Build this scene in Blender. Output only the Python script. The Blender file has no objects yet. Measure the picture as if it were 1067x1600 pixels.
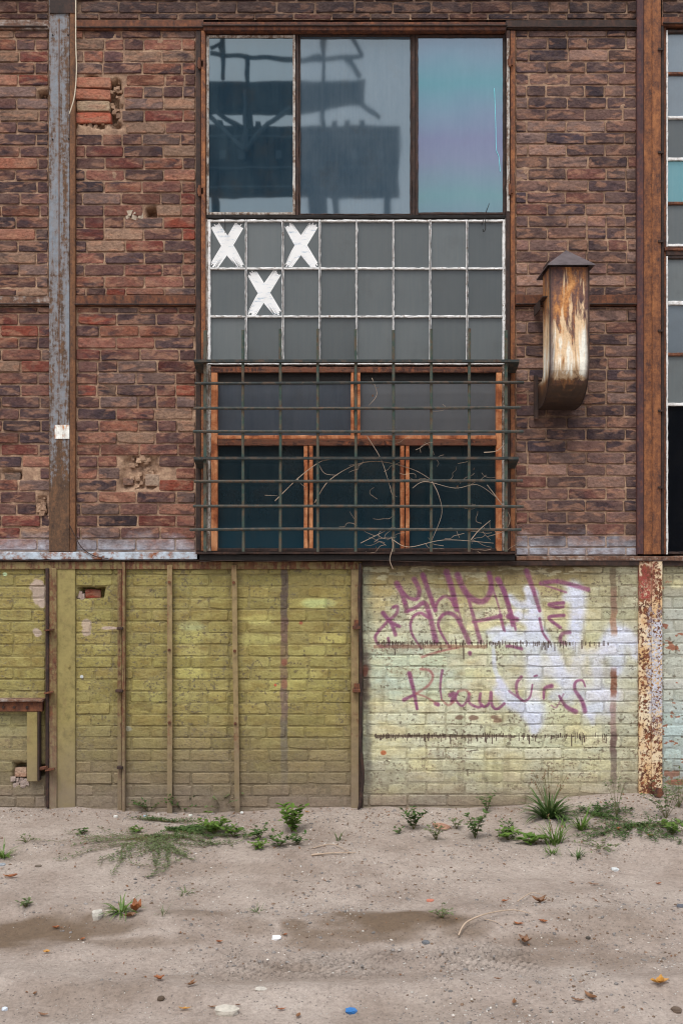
import bpy, math, random
import numpy as np
from mathutils import Vector, Matrix
random.seed(7); rng = np.random.default_rng(7)
scene = bpy.context.scene
COL = scene.collection

# ------------------------------------------------------------------ camera
S = 242.0; D = 6.43; F = S * D; HZ = 850.0; CX = 533.5; CAMZ = 1.715
cam = bpy.data.cameras.new('camera'); camo = bpy.data.objects.new('camera', cam); COL.objects.link(camo)
camo.location = (0, -D, CAMZ); camo.rotation_euler = (math.radians(90), 0, 0)
cam.sensor_width = 36; cam.lens = F / 1600 * 36; cam.shift_y = (HZ - 800) / 1600
cam.clip_start = 0.05; cam.clip_end = 3000
scene.camera = camo
# ------------------------------------------------------------------ sky, sun, exposure
world = bpy.data.worlds.new('World'); scene.world = world; world.use_nodes = True
wt = world.node_tree; wt.nodes.clear()
SUN_EL, SUN_AZ = math.radians(60), math.radians(200)
sky = wt.nodes.new('ShaderNodeTexSky'); sky.sky_type = 'NISHITA'; sky.sun_disc = False
sky.sun_elevation = SUN_EL; sky.sun_rotation = SUN_AZ; sky.dust_density = 3.0
hs = wt.nodes.new('ShaderNodeHueSaturation'); hs.inputs['Saturation'].default_value = 0.35
wt.links.new(sky.outputs[0], hs.inputs['Color'])
tc = wt.nodes.new('ShaderNodeTexCoord'); mp = wt.nodes.new('ShaderNodeMapping'); mp.inputs['Scale'].default_value = (1, 1, 3)
wt.links.new(tc.outputs['Generated'], mp.inputs[0])
nz = wt.nodes.new('ShaderNodeTexNoise'); nz.inputs['Scale'].default_value = 1.6; nz.inputs['Detail'].default_value = 6
wt.links.new(mp.outputs[0], nz.inputs['Vector'])
cr = wt.nodes.new('ShaderNodeValToRGB'); cr.color_ramp.elements[0].position = 0.3; cr.color_ramp.elements[1].position = 0.75
cr.color_ramp.elements[0].color = (5.2, 5.7, 6.3, 1); cr.color_ramp.elements[1].color = (7.6, 7.9, 8.2, 1)
wt.links.new(nz.outputs[0], cr.inputs[0])
mx = wt.nodes.new('ShaderNodeMix'); mx.data_type = 'RGBA'; mx.inputs[0].default_value = 0.8
wt.links.new(hs.outputs[0], mx.inputs[6]); wt.links.new(cr.outputs[0], mx.inputs[7])
bg = wt.nodes.new('ShaderNodeBackground'); bg.inputs[1].default_value = 0.125
wt.links.new(mx.outputs[2], bg.inputs[0])
wo = wt.nodes.new('ShaderNodeOutputWorld'); wt.links.new(bg.outputs[0], wo.inputs[0])
sl = bpy.data.lights.new('sun', 'SUN'); sl.energy = 1.5; sl.angle = math.radians(26); sl.color = (1, 0.96, 0.9)
so = bpy.data.objects.new('sun', sl); COL.objects.link(so)
sd = Vector((math.sin(SUN_AZ) * math.cos(SUN_EL), math.cos(SUN_AZ) * math.cos(SUN_EL), math.sin(SUN_EL)))
so.rotation_euler = sd.to_track_quat('Z', 'Y').to_euler(); so.location = (0, -20, 30)
vs = scene.view_settings
scene.display_settings.display_device = 'sRGB'
vs.view_transform = 'Standard'; vs.look = 'None'; vs.gamma = 1; vs.use_curve_mapping = False; vs.exposure = 0.62
scene.cycles.use_denoising = True; scene.cycles.filter_width = 1.15
scene.cycles.max_bounces = 6

# ------------------------------------------------------------------ helpers: coordinates
def W(px, py, y=0.0):
    d = D + y
    return Vector(((px - CX) * d / F, y, CAMZ + (HZ - py) * d / F))
def X(px, y=0.0): return (px - CX) * (D + y) / F
def Z(py, y=0.0): return CAMZ + (HZ - py) * (D + y) / F
def lin(c):
    c = c / 255.0
    return c / 12.92 if c <= 0.04045 else ((c + 0.055) / 1.055) ** 2.4
KF, KG = 1.22, 0.95
def C(r, g, b, k=None):
    k = KF if k is None else k
    return (min(lin(r) * k, .9), min(lin(g) * k, .9), min(lin(b) * k, .9), 1)

# ------------------------------------------------------------------ helpers: numpy noise
def vnoise(x, y, seed=0):
    x = np.asarray(x, float); y = np.asarray(y, float)
    xi = np.floor(x).astype(np.int64); yi = np.floor(y).astype(np.int64)
    fx = x - xi; fy = y - yi; fx = fx * fx * (3 - 2 * fx); fy = fy * fy * (3 - 2 * fy)
    def h(a, b):
        n = (a * 374761393 + b * 668265263 + seed * 974634777) & 0xffffffff
        n = ((n ^ (n >> 13)) * 1274126177) & 0xffffffff
        return ((n ^ (n >> 16)) & 0xffff) / 65535.0
    return (h(xi, yi) * (1 - fx) + h(xi + 1, yi) * fx) * (1 - fy) + (h(xi, yi + 1) * (1 - fx) + h(xi + 1, yi + 1) * fx) * fy
def fbm(x, y, seed=0, o=4):
    s = 0; a = .5; t = 0
    for i in range(o):
        s = s + a * vnoise(x * 2 ** i, y * 2 ** i, seed + i * 17); t += a; a *= .5
    return s / t
def sstep(a, b, x):
    t = np.clip((x - a) / (b - a), 0, 1); return t * t * (3 - 2 * t)

# ------------------------------------------------------------------ helpers: materials
class N:
    def __init__(s, name):
        s.m = bpy.data.materials.new(name); s.m.use_nodes = True
        s.t = s.m.node_tree; s.t.nodes.clear()
        s.out = s.t.nodes.new('ShaderNodeOutputMaterial')
        s.geo = s.t.nodes.new('ShaderNodeNewGeometry').outputs['Position']
        s.oi = s.t.nodes.new('ShaderNodeObjectInfo').outputs
    def n(s, k): return s.t.nodes.new(k)
    def set(s, sock, v):
        if hasattr(v, 'is_linked') or isinstance(v, bpy.types.NodeSocket): s.t.links.new(v, sock)
        elif isinstance(v, (int, float)) and sock.type in ('RGBA',): sock.default_value = (v, v, v, 1)
        else: sock.default_value = v
    def math(s, op, a, b=0.0, c=0.0, clamp=False):
        n = s.n('ShaderNodeMath'); n.operation = op; n.use_clamp = clamp
        s.set(n.inputs[0], a); s.set(n.inputs[1], b); s.set(n.inputs[2], c); return n.outputs[0]
    def map(s, vec, scale=(1, 1, 1), rot=(0, 0, 0), loc=(0, 0, 0)):
        n = s.n('ShaderNodeMapping'); s.set(n.inputs[0], vec); s.set(n.inputs['Scale'], scale); s.set(n.inputs['Rotation'], rot); s.set(n.inputs['Location'], loc); return n.outputs[0]
    def noise(s, scale, detail=4, vec=None, rough=.55, dist=0, color=False):
        n = s.n('ShaderNodeTexNoise'); s.set(n.inputs['Vector'], vec if vec is not None else s.geo)
        s.set(n.inputs['Scale'], scale); n.inputs['Detail'].default_value = detail; n.inputs['Roughness'].default_value = rough; n.inputs['Distortion'].default_value = dist
        return n.outputs[1 if color else 0]
    def voro(s, scale, vec=None, feat='F1', rnd=1):
        n = s.n('ShaderNodeTexVoronoi'); n.feature = feat; s.set(n.inputs['Vector'], vec if vec is not None else s.geo); n.inputs['Scale'].default_value = scale
        n.inputs['Randomness'].default_value = rnd; return n.outputs[0]
    def ramp(s, fac, stops, interp='LINEAR'):
        n = s.n('ShaderNodeValToRGB'); s.set(n.inputs[0], fac); r = n.color_ramp; r.interpolation = interp
        while len(r.elements) > 1: r.elements.remove(r.elements[-1])
        for i, (p, c) in enumerate(stops):
            e = r.elements[0] if i == 0 else r.elements.new(p)
            e.position = p; e.color = c if not isinstance(c, (int, float)) else (c, c, c, 1)
        return n.outputs[0]
    def step(s, fac, a, b): return s.ramp(fac, [(a, 0.0), (b, 1.0)]) if a < b else s.ramp(fac, [(b, 1.0), (a, 0.0)])
    def mix(s, fac, a, b, mode='MIX'):
        n = s.n('ShaderNodeMix'); n.data_type = 'RGBA'; n.blend_type = mode
        s.set(n.inputs[0], fac); s.set(n.inputs[6], a); s.set(n.inputs[7], b); return n.outputs[2]
    def vadd(s, a, b):
        n = s.n('ShaderNodeVectorMath'); n.operation = 'ADD'; s.set(n.inputs[0], a); s.set(n.inputs[1], b); return n.outputs[0]
    def vscale(s, a, f):
        n = s.n('ShaderNodeVectorMath'); n.operation = 'SCALE'; s.set(n.inputs[0], a); s.set(n.inputs[3], f); return n.outputs[0]
    def sep(s, v=None):
        n = s.n('ShaderNodeSeparateXYZ'); s.set(n.inputs[0], v if v is not None else s.geo); return n.outputs
    def rv(s, k=40.0):   # vector offset per object
        n = s.n('ShaderNodeCombineXYZ'); s.set(n.inputs[0], s.math('MULTIPLY', s.oi['Random'], k)); s.set(n.inputs[1], s.math('MULTIPLY', s.oi['Random'], k * 1.7)); return n.outputs[0]
    def bump(s, h, strength=.5, dist=.005, normal=None):
        n = s.n('ShaderNodeBump'); s.set(n.inputs['Height'], h); n.inputs['Strength'].default_value = strength; n.inputs['Distance'].default_value = dist
        if normal is not None: s.set(n.inputs['Normal'], normal)
        return n.outputs[0]
    def bsdf(s, col, rough=.8, normal=None, spec=.3, metal=0, **kw):
        n = s.n('ShaderNodeBsdfPrincipled'); s.set(n.inputs['Base Color'], col); s.set(n.inputs['Roughness'], rough)
        s.set(n.inputs['Specular IOR Level'], spec); s.set(n.inputs['Metallic'], metal)
        if normal is not None: s.set(n.inputs['Normal'], normal)
        for k, v in kw.items(): s.set(n.inputs[k], v)
        return n.outputs[0]
    def done(s, sh): s.t.links.new(sh, s.out.inputs[0]); return s.m

def zfac(n, py0, py1):   # 0 at photo row py0, 1 at py1 (wall plane)
    m = n.n('ShaderNodeMapRange'); n.set(m.inputs[0], n.sep()[2]); m.inputs[1].default_value = Z(py0); m.inputs[2].default_value = Z(py1); return m.outputs[0]
def xfac(n, px0, px1):
    m = n.n('ShaderNodeMapRange'); n.set(m.inputs[0], n.sep()[0]); m.inputs[1].default_value = X(px0); m.inputs[2].default_value = X(px1); return m.outputs[0]

def mat_brick(name, attr=False):
    n = N(name)
    if attr:
        a = n.n('ShaderNodeAttribute'); a.attribute_name = 'tint'; base = a.outputs['Color']; off = n.vscale(base, 60.0); st = 0.5
    else:
        base = n.oi['Color']; off = n.rv(); st = n.oi['Alpha']
    p = n.vadd(n.geo, off)
    # kiln flashing: dark diagonal bands, different on every brick
    f1 = n.noise(1, 3, n.map(p, (6, 1, 17), (0, .45, 0)), .55, .6)
    dark = n.math('MULTIPLY', n.step(f1, .46, .64), n.math('MULTIPLY', st, .9))
    col = n.mix(dark, base, C(52, 42, 47))
    f2 = n.noise(1, 2, n.map(p, (9, 1, 26), (0, -.5, 0), (3, 0, 9)), .5, .4)
    col = n.mix(n.math('MULTIPLY', n.step(f2, .52, .62), .55), col, C(152, 112, 90))
    fine = n.noise(48, 8, n.map(p, (1, 1, 1.6)), .78)
    col = n.mix(.95, col, n.ramp(fine, [(.3, .42), (.5, 1.0), (.72, 1.55)]), 'MULTIPLY')
    pit = n.step(n.noise(75, 3, n.vadd(p, (2, 8, 5)), .6), .66, .70); col = n.mix(n.math('MULTIPLY', pit, .65), col, C(44, 34, 34))
    # mortar haze and soot
    hz = n.noise(9, 5, None, .7)
    col = n.mix(n.math('MULTIPLY', n.step(hz, .46, .70), .5), col, C(122, 98, 86))
    soot = n.noise(1.3, 4, n.vadd(n.geo, (3, 0, 7)), .6)
    col = n.mix(n.math('MULTIPLY', n.step(soot, .5, .75), .3), col, C(66, 54, 54))
    # darker patch around the duct elbow, and darker towards the top edge
    sx = n.math('DIVIDE', n.math('SUBTRACT', n.sep()[0], X(872)), .26); sz = n.math('DIVIDE', n.math('SUBTRACT', n.sep()[2], Z(640)), .30)
    sr = n.math('ADD', n.math('SQRT', n.math('ADD', n.math('MULTIPLY', sx, sx), n.math('MULTIPLY', sz, sz))), n.math('MULTIPLY', n.math('SUBTRACT', n.noise(8, 4), .5), .9))
    col = n.mix(n.math('MULTIPLY', n.step(sr, 1.0, .1), .72), col, C(40, 32, 32))
    sz2 = n.math('ADD', zfac(n, 60, 0), n.math('MULTIPLY', n.math('SUBTRACT', n.noise(6, 4), .5), .8))
    col = n.mix(n.math('MULTIPLY', n.step(sz2, .2, .9), .55), col, C(44, 36, 37))
    speck = n.step(n.noise(260, 2, p), .70, .76)
    col = n.mix(n.math('MULTIPLY', speck, .6), col, C(48, 38, 38))
    # old limewash on the lowest courses
    lw = n.math('ADD', zfac(n, 800, 862), n.math('MULTIPLY', n.math('SUBTRACT', n.noise(7, 4), .5), .9))
    low = n.step(zfac(n, 868, 880), .9, .1)
    col = n.mix(n.math('MULTIPLY', n.math('MULTIPLY', n.step(lw, .55, 1.0), low), .8), col, n.ramp(n.noise(18, 3), [(.3, C(132, 122, 124)), (.7, C(176, 182, 194))]))
    h = n.math('ADD', n.math('MULTIPLY', fine, .5), n.noise(35, 4, p))
    return n.done(n.bsdf(col, .9, n.bump(h, .9, .012), .25))

def mat_mortar(name):
    n = N(name)
    a = n.noise(14, 6, None, .65); b = n.noise(60, 7, None, .78)
    col = n.ramp(a, [(.25, C(106, 86, 74)), (.5, C(150, 122, 102)), (.72, C(176, 148, 124))])
    col = n.mix(.9, col, n.ramp(b, [(.28, .5), (.5, 1.0), (.72, 1.4)]), 'MULTIPLY')
    soot = n.noise(1.3, 4, n.vadd(n.geo, (3, 0, 7)), .6)
    col = n.mix(n.math('MULTIPLY', n.step(soot, .5, .75), .35), col, C(80, 66, 60))
    # same darker patch at the duct elbow and darkening towards the top
    sx = n.math('DIVIDE', n.math('SUBTRACT', n.sep()[0], X(872)), .26); sz = n.math('DIVIDE', n.math('SUBTRACT', n.sep()[2], Z(640)), .30)
    sr = n.math('ADD', n.math('SQRT', n.math('ADD', n.math('MULTIPLY', sx, sx), n.math('MULTIPLY', sz, sz))), n.math('MULTIPLY', n.math('SUBTRACT', n.noise(8, 4), .5), .9))
    col = n.mix(n.math('MULTIPLY', n.step(sr, 1.0, .1), .72), col, C(40, 32, 32))
    sz2 = n.math('ADD', zfac(n, 60, 0), n.math('MULTIPLY', n.math('SUBTRACT', n.noise(6, 4), .5), .8))
    col = n.mix(n.math('MULTIPLY', n.step(sz2, .2, .9), .55), col, C(44, 36, 37))
    lw = n.math('ADD', zfac(n, 800, 862), n.math('MULTIPLY', n.math('SUBTRACT', n.noise(7, 4), .5), .8))
    col = n.mix(n.math('MULTIPLY', n.step(lw, .55, 1.0), .5), col, C(158, 152, 152))
    return n.done(n.bsdf(col, .95, n.bump(n.math('ADD', b, a), .9, .008), .1))

# ------------------------------------------------------------------ paint map of the lower wall (computed here, in world x/z)
PX0, PX1, PY0, PY1, PS = -260, 1330, 870, 1292, 2
PWd, PHt = (PX1 - PX0) * PS, (PY1 - PY0) * PS
gy, gx = np.mgrid[0:PHt, 0:PWd].astype(np.float32)
gx = gx / PS + PX0; gy = gy / PS + PY0      # photo pixels
paint = np.zeros((PHt, PWd, 3), np.float32)
def lay(mask, c):
    m = np.clip(mask, 0, 1)[..., None]; paint[:] = paint * (1 - m) + np.array(c, np.float32) * m
n1 = fbm(gx / 60, gy / 40, 1, 5); n2 = fbm(gx / 16, gy / 9, 5, 4); n3 = fbm(gx / 5, gy / 4, 9, 3)
ncol = fbm(gx / 9, gy / 120, 31, 3)
def ell(cx, cy, rx, ry, soft=.5, rag=.7):
    d = np.sqrt(((gx - cx) / rx) ** 2 + ((gy - cy) / ry) ** 2) + (n2 - .5) * rag
    return 1 - sstep(1 - soft, 1 + soft * .5, d)
paint[:] = (136, 124, 72)
lay(sstep(.35, .65, n1) * .7, (144, 133, 82)); lay(sstep(.48, .72, n2) * .6, (122, 106, 58))
for cx, cy, rx, ry, a in [(300, 990, 32, 18, .8), (300, 1052, 30, 11, .95), (400, 968, 32, 9, .8), (498, 943, 34, 10, .75), (405, 1000, 45, 10, .8),
                          (522, 1000, 26, 9, .75), (450, 1040, 50, 30, .35), (270, 1085, 40, 18, .4), (505, 1016, 30, 9, .5), (300, 1020, 26, 9, .7), (470, 1070, 60, 22, .35)]:
    lay(ell(cx, cy, rx, ry) * a, (170, 163, 100))
lay(ell(497, 943, 26, 8) * .7, (164, 174, 124)); lay(ell(300, 978, 22, 8) * .7, (170, 174, 128))
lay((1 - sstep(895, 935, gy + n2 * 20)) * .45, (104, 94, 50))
lay(((gx > -20) & (gx < 72)) * sstep(.45, .7, n1 + .05) * .4, (132, 116, 62))
lay(((gx > -300) & (gx < 60)) * sstep(1060, 1110, gy) * .5, (150, 148, 116))
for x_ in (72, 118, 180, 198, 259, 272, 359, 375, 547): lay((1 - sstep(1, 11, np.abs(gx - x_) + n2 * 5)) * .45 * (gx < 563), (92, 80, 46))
lay(sstep(.62, .72, fbm(gx / 3.2, gy / 2.4, 77, 4)) * sstep(.42, .6, fbm(gx / 40, gy / 40, 78, 3)) * .7, (94, 86, 70))
lay(sstep(.60, .66, fbm(gx / 22, gy / 7, 79, 5)) * .35, (156, 146, 90))
# right bay: pale yellow green with grey green and tan areas
R = ((gx > 563) & (gx < 1000)).astype(np.float32)
lay(R, (196, 189, 150)); lay(R * sstep(.4, .65, n1) * .8, (190, 190, 166)); lay(R * sstep(.55, .75, n2) * .4, (160, 150, 118))
lay(R * ell(640, 1050, 90, 48, .6) * .75, (178, 192, 176)); lay(R * ell(740, 1010, 150, 28, .6) * .5, (186, 190, 166))
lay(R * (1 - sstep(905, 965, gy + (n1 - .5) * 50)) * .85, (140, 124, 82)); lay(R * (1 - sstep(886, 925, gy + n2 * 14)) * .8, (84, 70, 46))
lay(R * ell(590, 935, 26, 40) * .5, (160, 138, 84)); lay(R * sstep(880, 960, gx) * (1 - sstep(905, 1010, gy)) * .5, (140, 132, 98))
lay(R * sstep(905, 985, gx + (n1 - .5) * 60) * .55, (168, 166, 148))
lay(R * (1 - sstep(566, 590, gx + (n2 - .5) * 18)) * .75, (120, 124, 108))
Q = (gx >= 1000).astype(np.float32)
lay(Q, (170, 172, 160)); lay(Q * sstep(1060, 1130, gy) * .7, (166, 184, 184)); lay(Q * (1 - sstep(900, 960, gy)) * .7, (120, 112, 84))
lay(Q * sstep(.66, .70, n2) * .85, (140, 84, 62)); lay(Q * ell(1058, 1222, 20, 5, .2, .2), (168, 92, 66)); lay(Q * ell(1057, 912, 12, 8) * .7, (196, 190, 150))
lay(R * sstep(.60, .72, fbm(gx / 3.2, gy / 2.4, 80, 4)) * sstep(.45, .62, fbm(gx / 45, gy / 30, 81, 3)) * .75, (112, 96, 80))
lay(R * sstep(.58, .66, fbm(gx / 26, gy / 8, 82, 5)) * .4, (206, 204, 178)); lay(R * sstep(.6, .68, fbm(gx / 24, gy / 7, 83, 5)) * .35, (150, 142, 116))
# chips, dirt
lay(sstep(.70, .74, n3) * sstep(.45, .6, n1) * .6, (84, 74, 60))
lay(sstep(.62, .8, ncol) * .18, (96, 84, 60))
def poly(pts, n=14):
    p = [pts[0]] + list(pts) + [pts[-1]]; o = []
    for i in range(1, len(p) - 2):
        a, b, c, d = [np.array(q, float) for q in p[i - 1:i + 3]]
        for k in range(n):
            t = k / n; o.append(.5 * ((2 * b) + (-a + c) * t + (2 * a - 5 * b + 4 * c - d) * t * t + (-a + 3 * b - 3 * c + d) * t ** 3))
    o.append(np.array(p[-2], float)); return o
def spray(pts, w0, w1, c, a=.85, soft=.45, zm=None, drips=0):
    if zm: pts = [(zm[0] + x / zm[2], zm[1] + y / zm[2]) for x, y in pts]
    pl = poly(pts) if len(pts) > 1 else [np.array(pts[0], float)]
    xs = [p[0] for p in pl]; ys = [p[1] for p in pl]; m = max(w0, w1) + 3
    i0, i1 = max(int((min(ys) - m - PY0) * PS), 0), min(int((max(ys) + m - PY0) * PS), PHt)
    j0, j1 = max(int((min(xs) - m - PX0) * PS), 0), min(int((max(xs) + m - PX0) * PS), PWd)
    if i1 <= i0 or j1 <= j0: return
    sx, sy = gx[i0:i1, j0:j1], gy[i0:i1, j0:j1]; acc = np.zeros_like(sx)
    for k, p in enumerate(pl):
        w = (w0 + (w1 - w0) * k / max(len(pl) - 1, 1)) / 2
        d = np.sqrt((sx - p[0]) ** 2 + (sy - p[1]) ** 2) / w
        acc = np.maximum(acc, 1 - sstep(1 - soft, 1 + soft, d))
    acc = acc * a * (.72 + .5 * n3[i0:i1, j0:j1])
    acc = np.clip(acc, 0, 1)[..., None]
    paint[i0:i1, j0:j1] = paint[i0:i1, j0:j1] * (1 - acc) + np.array(c, np.float32) * acc
Z6 = (560, 880, 4.446); Z7 = (780, 880, 3.718)
# old uprights' ghost marks
def scar(x, y0, y1, w, cols):
    m = (1 - sstep(w * .35, w * .62, np.abs(gx - x + (n2 - .5) * 5 + (n1 - .5) * 3))) * sstep(y0 - 3, y0 + 6, gy) * (1 - sstep(y1 - 20, y1, gy))
    for (a, b, c, al) in cols: lay(m * sstep(a - 6, a + 6, gy) * (1 - sstep(b - 6, b + 6, gy)) * al * (.7 + .5 * n3), c)
scar(444, 886, 1265, 11, [(880, 975, (84, 70, 62), .95), (965, 1005, (98, 74, 66), .9), (1000, 1080, (108, 86, 72), .75), (1075, 1130, (112, 92, 84), .9), (1125, 1270, (98, 92, 84), .85)])
lay(ell(444, 1035, 5, 6, .3, .4) * .7, (132, 78, 62)); lay(ell(444, 1068, 5, 9, .3, .4) * .6, (130, 82, 68)); lay(ell(470, 973, 3, 3, .3, .1), (140, 80, 56))
# white tag
WH = (202, 206, 222)
for pts, w0, w1, a in [([(60, 200), (120, 245), (180, 215), (160, 150)], 9, 10, .8), ([(190, 180), (200, 300), (215, 420)], 14, 20, .85), ([(205, 420), (195, 520), (205, 640)], 22, 18, .8),
        ([(200, 640), (195, 760), (200, 860)], 20, 18, .45), ([(200, 860), (210, 920), (200, 970)], 26, 10, .85), ([(105, 300), (180, 350), (260, 450), (330, 560), (370, 690)], 12, 14, .75),
        ([(430, 150), (455, 190), (450, 300), (430, 450)], 20, 18, .85), ([(385, 200), (440, 200)], 10, 14, .7), ([(-20, 430), (60, 420), (130, 440), (240, 430)], 16, 18, .75), ([(-60, 400), (10, 380), (60, 420)], 8, 8, .6),
        ([(600, 520), (625, 450), (690, 415), (760, 440), (800, 520)], 15, 17, .8), ([(680, 430), (685, 520), (680, 620)], 30, 12, .85), ([(540, 520), (560, 600), (580, 740)], 12, 14, .5),
        ([(470, 520), (440, 620), (420, 700), (400, 790)], 16, 16, .5), ([(300, 600), (360, 660), (400, 720), (320, 770)], 22, 14, .55), ([(500, 760), (580, 770), (650, 760)], 22, 20, .55),
        ([(520, 860), (580, 840), (640, 850)], 16, 14, .65), ([(530, 860), (540, 930)], 10, 6, .45), ([(0, 740), (60, 800), (130, 840), (190, 900)], 16, 16, .75), ([(0, 680), (40, 760), (90, 800)], 10, 12, .6)]:
    spray(pts, w0 * 1.3, w1 * 1.3, WH, min(a * 1.1, 1), .62, Z7)
lay(R * ell(945, 1065, 52, 55, .7) * .4, (192, 196, 208)); lay(R * ell(850, 1040, 56, 45, .6) * .4, (196, 200, 206))
spray([(935, 600), (945, 730), (985, 830), (1020, 900)], 6, 9, WH, .7, .6, Z6)
spray([(930, 570), (1000, 480), (1050, 450)], 8, 16, WH, .6, .6, Z6)
# plum tag
PU = (124, 68, 100); PR = (150, 88, 88)
for pts, w0, w1, a in [([(265, 140), (300, 205), (320, 270), (338, 332)], 10, 7, .9), ([(385, 110), (420, 185), (405, 245), (350, 240), (310, 200)], 9, 5, .85), ([(325, 335), (400, 305), (455, 275), (490, 350), (535, 545)], 6, 10, .85),
        ([(435, 590), (375, 500), (360, 420), (385, 365), (430, 345), (480, 375)], 4, 6, .8), ([(170, 345), (220, 405), (282, 438)], 8, 6, .9), ([(240, 305), (268, 300), (262, 350), (205, 400), (140, 470), (115, 520), (150, 575), (205, 568), (205, 520)], 6, 5, .8),
        ([(215, 400), (240, 450), (255, 495)], 6, 7, .85), ([(445, 80), (480, 180), (532, 325)], 9, 8, .9), ([(532, 318), (552, 262), (600, 228), (640, 250), (660, 290)], 5, 6, .8), ([(610, 60), (645, 170), (680, 320)], 11, 9, .9),
        ([(630, 580), (575, 490), (552, 420), (580, 362), (625, 345), (680, 375), (725, 460), (765, 550)], 4, 9, .85), ([(685, 310), (715, 400)], 4, 4, .6), ([(685, 80), (735, 190), (795, 250), (860, 265), (905, 220), (920, 155), (905, 70)], 11, 9, .85),
        ([(745, 190), (780, 310), (812, 430), (845, 545)], 5, 8, .75), ([(795, 405), (890, 388), (985, 365)], 6, 7, .8), ([(925, 160), (965, 280), (1015, 470)], 4, 4, .65), ([(965, 110), (1010, 200), (1050, 340), (1067, 430)], 10, 6, .85),
        ([(770, 622), (772, 630)], 7, 6, .9), ([(628, 578), (632, 584)], 6, 6, .7), ([(352, 765), (385, 900), (405, 1010)], 8, 5, .9), ([(580, 745), (566, 850), (575, 945)], 5, 3, .8), ([(315, 948), (350, 930), (400, 905)], 7, 4, .85),
        ([(640, 915), (665, 912), (650, 955)], 9, 8, .9), ([(690, 890), (672, 940), (715, 990), (755, 950), (765, 905), (770, 970), (830, 1000), (850, 985)], 4, 5, .75), ([(845, 905), (840, 960), (870, 995), (905, 970), (918, 895), (925, 985), (960, 1010), (1010, 975)], 5, 5, .85),
        ([(535, 975), (550, 980)], 7, 7, .9)]:
    spray(pts, w0 * .88, w1 * .88, PU, min(a * 1.02, 1), .55, Z6)
for pts, w0, w1, a in [([(440, 650), (560, 612), (690, 585)], 4, 3, .7), ([(430, 735), (490, 745), (515, 790), (480, 850), (400, 905)], 4, 4, .7), ([(400, 905), (470, 930), (540, 975)], 3, 3, .6), ([(575, 945), (620, 985), (660, 960)], 3, 4, .6), ([(690, 890), (740, 880), (775, 910)], 4, 4, .5)]:
    spray(pts, w0, w1, PR, a, .7, Z6)
for pts, w0, w1, a in [([(125, 660), (98, 700), (104, 765), (140, 800), (176, 775), (190, 705)], 6, 3, .75), ([(215, 652), (200, 656)], 4, 3, .8), ([(300, 712), (262, 728), (255, 785)], 8, 4, .85), ([(300, 825), (330, 835), (370, 760)], 3, 3, .5),
        ([(345, 770), (385, 830), (440, 862)], 4, 9, .85), ([(495, 860), (478, 800), (437, 735), (440, 690), (478, 680), (496, 715)], 8, 3, .8), ([(55, 742), (95, 772), (130, 792)], 4, 3, .6), ([(155, 45), (190, 140), (232, 275)], 10, 6, .85), ([(232, 320), (250, 400), (290, 460)], 5, 4, .8),
        ([(0, 100), (40, 200), (75, 310), (92, 385)], 7, 4, .8), ([(50, 308), (100, 325)], 9, 8, .85), ([(0, 300), (22, 385)], 5, 4, .7), ([(240, 115), (330, 105), (420, 125), (512, 152)], 8, 8, .8), ([(235, 118), (300, 140), (385, 168)], 4, 4, .7),
        ([(368, 230), (288, 238), (330, 256), (368, 252)], 7, 5, .85), ([(372, 302), (285, 315), (350, 372)], 6, 6, .85), ([(405, 400), (362, 410), (352, 450), (382, 466)], 7, 6, .7), ([(40, 480), (80, 484), (125, 496)], 5, 6, .8)]:
    spray(pts, w0 * .88, w1 * .88, PU, min(a * 1.02, 1), .55, Z7)
# orange/brown upright mark on the right
scar(958, 885, 1240, 10, [(885, 925, (104, 90, 72), .8), (920, 960, (126, 96, 84), .75), (955, 992, (156, 116, 94), .75), (1045, 1088, (116, 70, 52), .85), (1095, 1150, (142, 112, 108), .7), (1145, 1180, (98, 78, 74), .95), (1175, 1245, (112, 98, 90), .85)])
# two horizontal runs of brown drips
for (yy, xa, xb, dens) in [(1006, 583, 948, .72), (1151, 583, 948, .95)]:
    x = xa
    while x < xb:
        x += rng.uniform(.8, 2.4)
        if rng.random() > (.55 + .75 * float(vnoise(x / 14, yy, 4))) * dens * (1.15 - .5 * (x - xa) / (xb - xa)): continue
        up, dn = rng.uniform(.5, 5.5) * (.5 + float(vnoise(x / 9, 0, 3))), 1 + rng.exponential(3.2); wd = rng.uniform(.8, 2.4)
        i0, i1 = int((yy - up - PY0) * PS), int((yy + dn - PY0) * PS); j = int((x - PX0) * PS); k = max(1, int(wd * PS))
        paint[i0:i1, j:j + k] = paint[i0:i1, j:j + k] * .15 + np.array((70, 54, 48)) * .85
lay(((gx > 583) & (gx < 760)) * (1 - sstep(1.5, 4, np.abs(gy - 1010 + (n3 - .5) * 3))) * .65, (128, 92, 74))
lay(((gx > 590) & (gx < 800)) * (1 - sstep(1, 3, np.abs(gy - 1150 + (n3 - .5) * 3))) * .6, (90, 72, 62))
for cx, cy in [(716, 1121), (739, 1121), (771, 1120), (776, 1126)]: lay(ell(cx, cy, 7, 4, .4, 1.2) * .8, (110, 84, 70))
lay(ell(599, 1176, 5, 4, .3, .6) * .9, (170, 96, 60)); lay(ell(570, 1048, 5, 10, .4, .6) * .9, (160, 62, 40))
lay(ell(570, 1060, 9, 50, .6, .9) * .7, (74, 58, 50)); lay(ell(575, 1180, 6, 90, .6, .5) * .45, (96, 92, 84))
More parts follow.
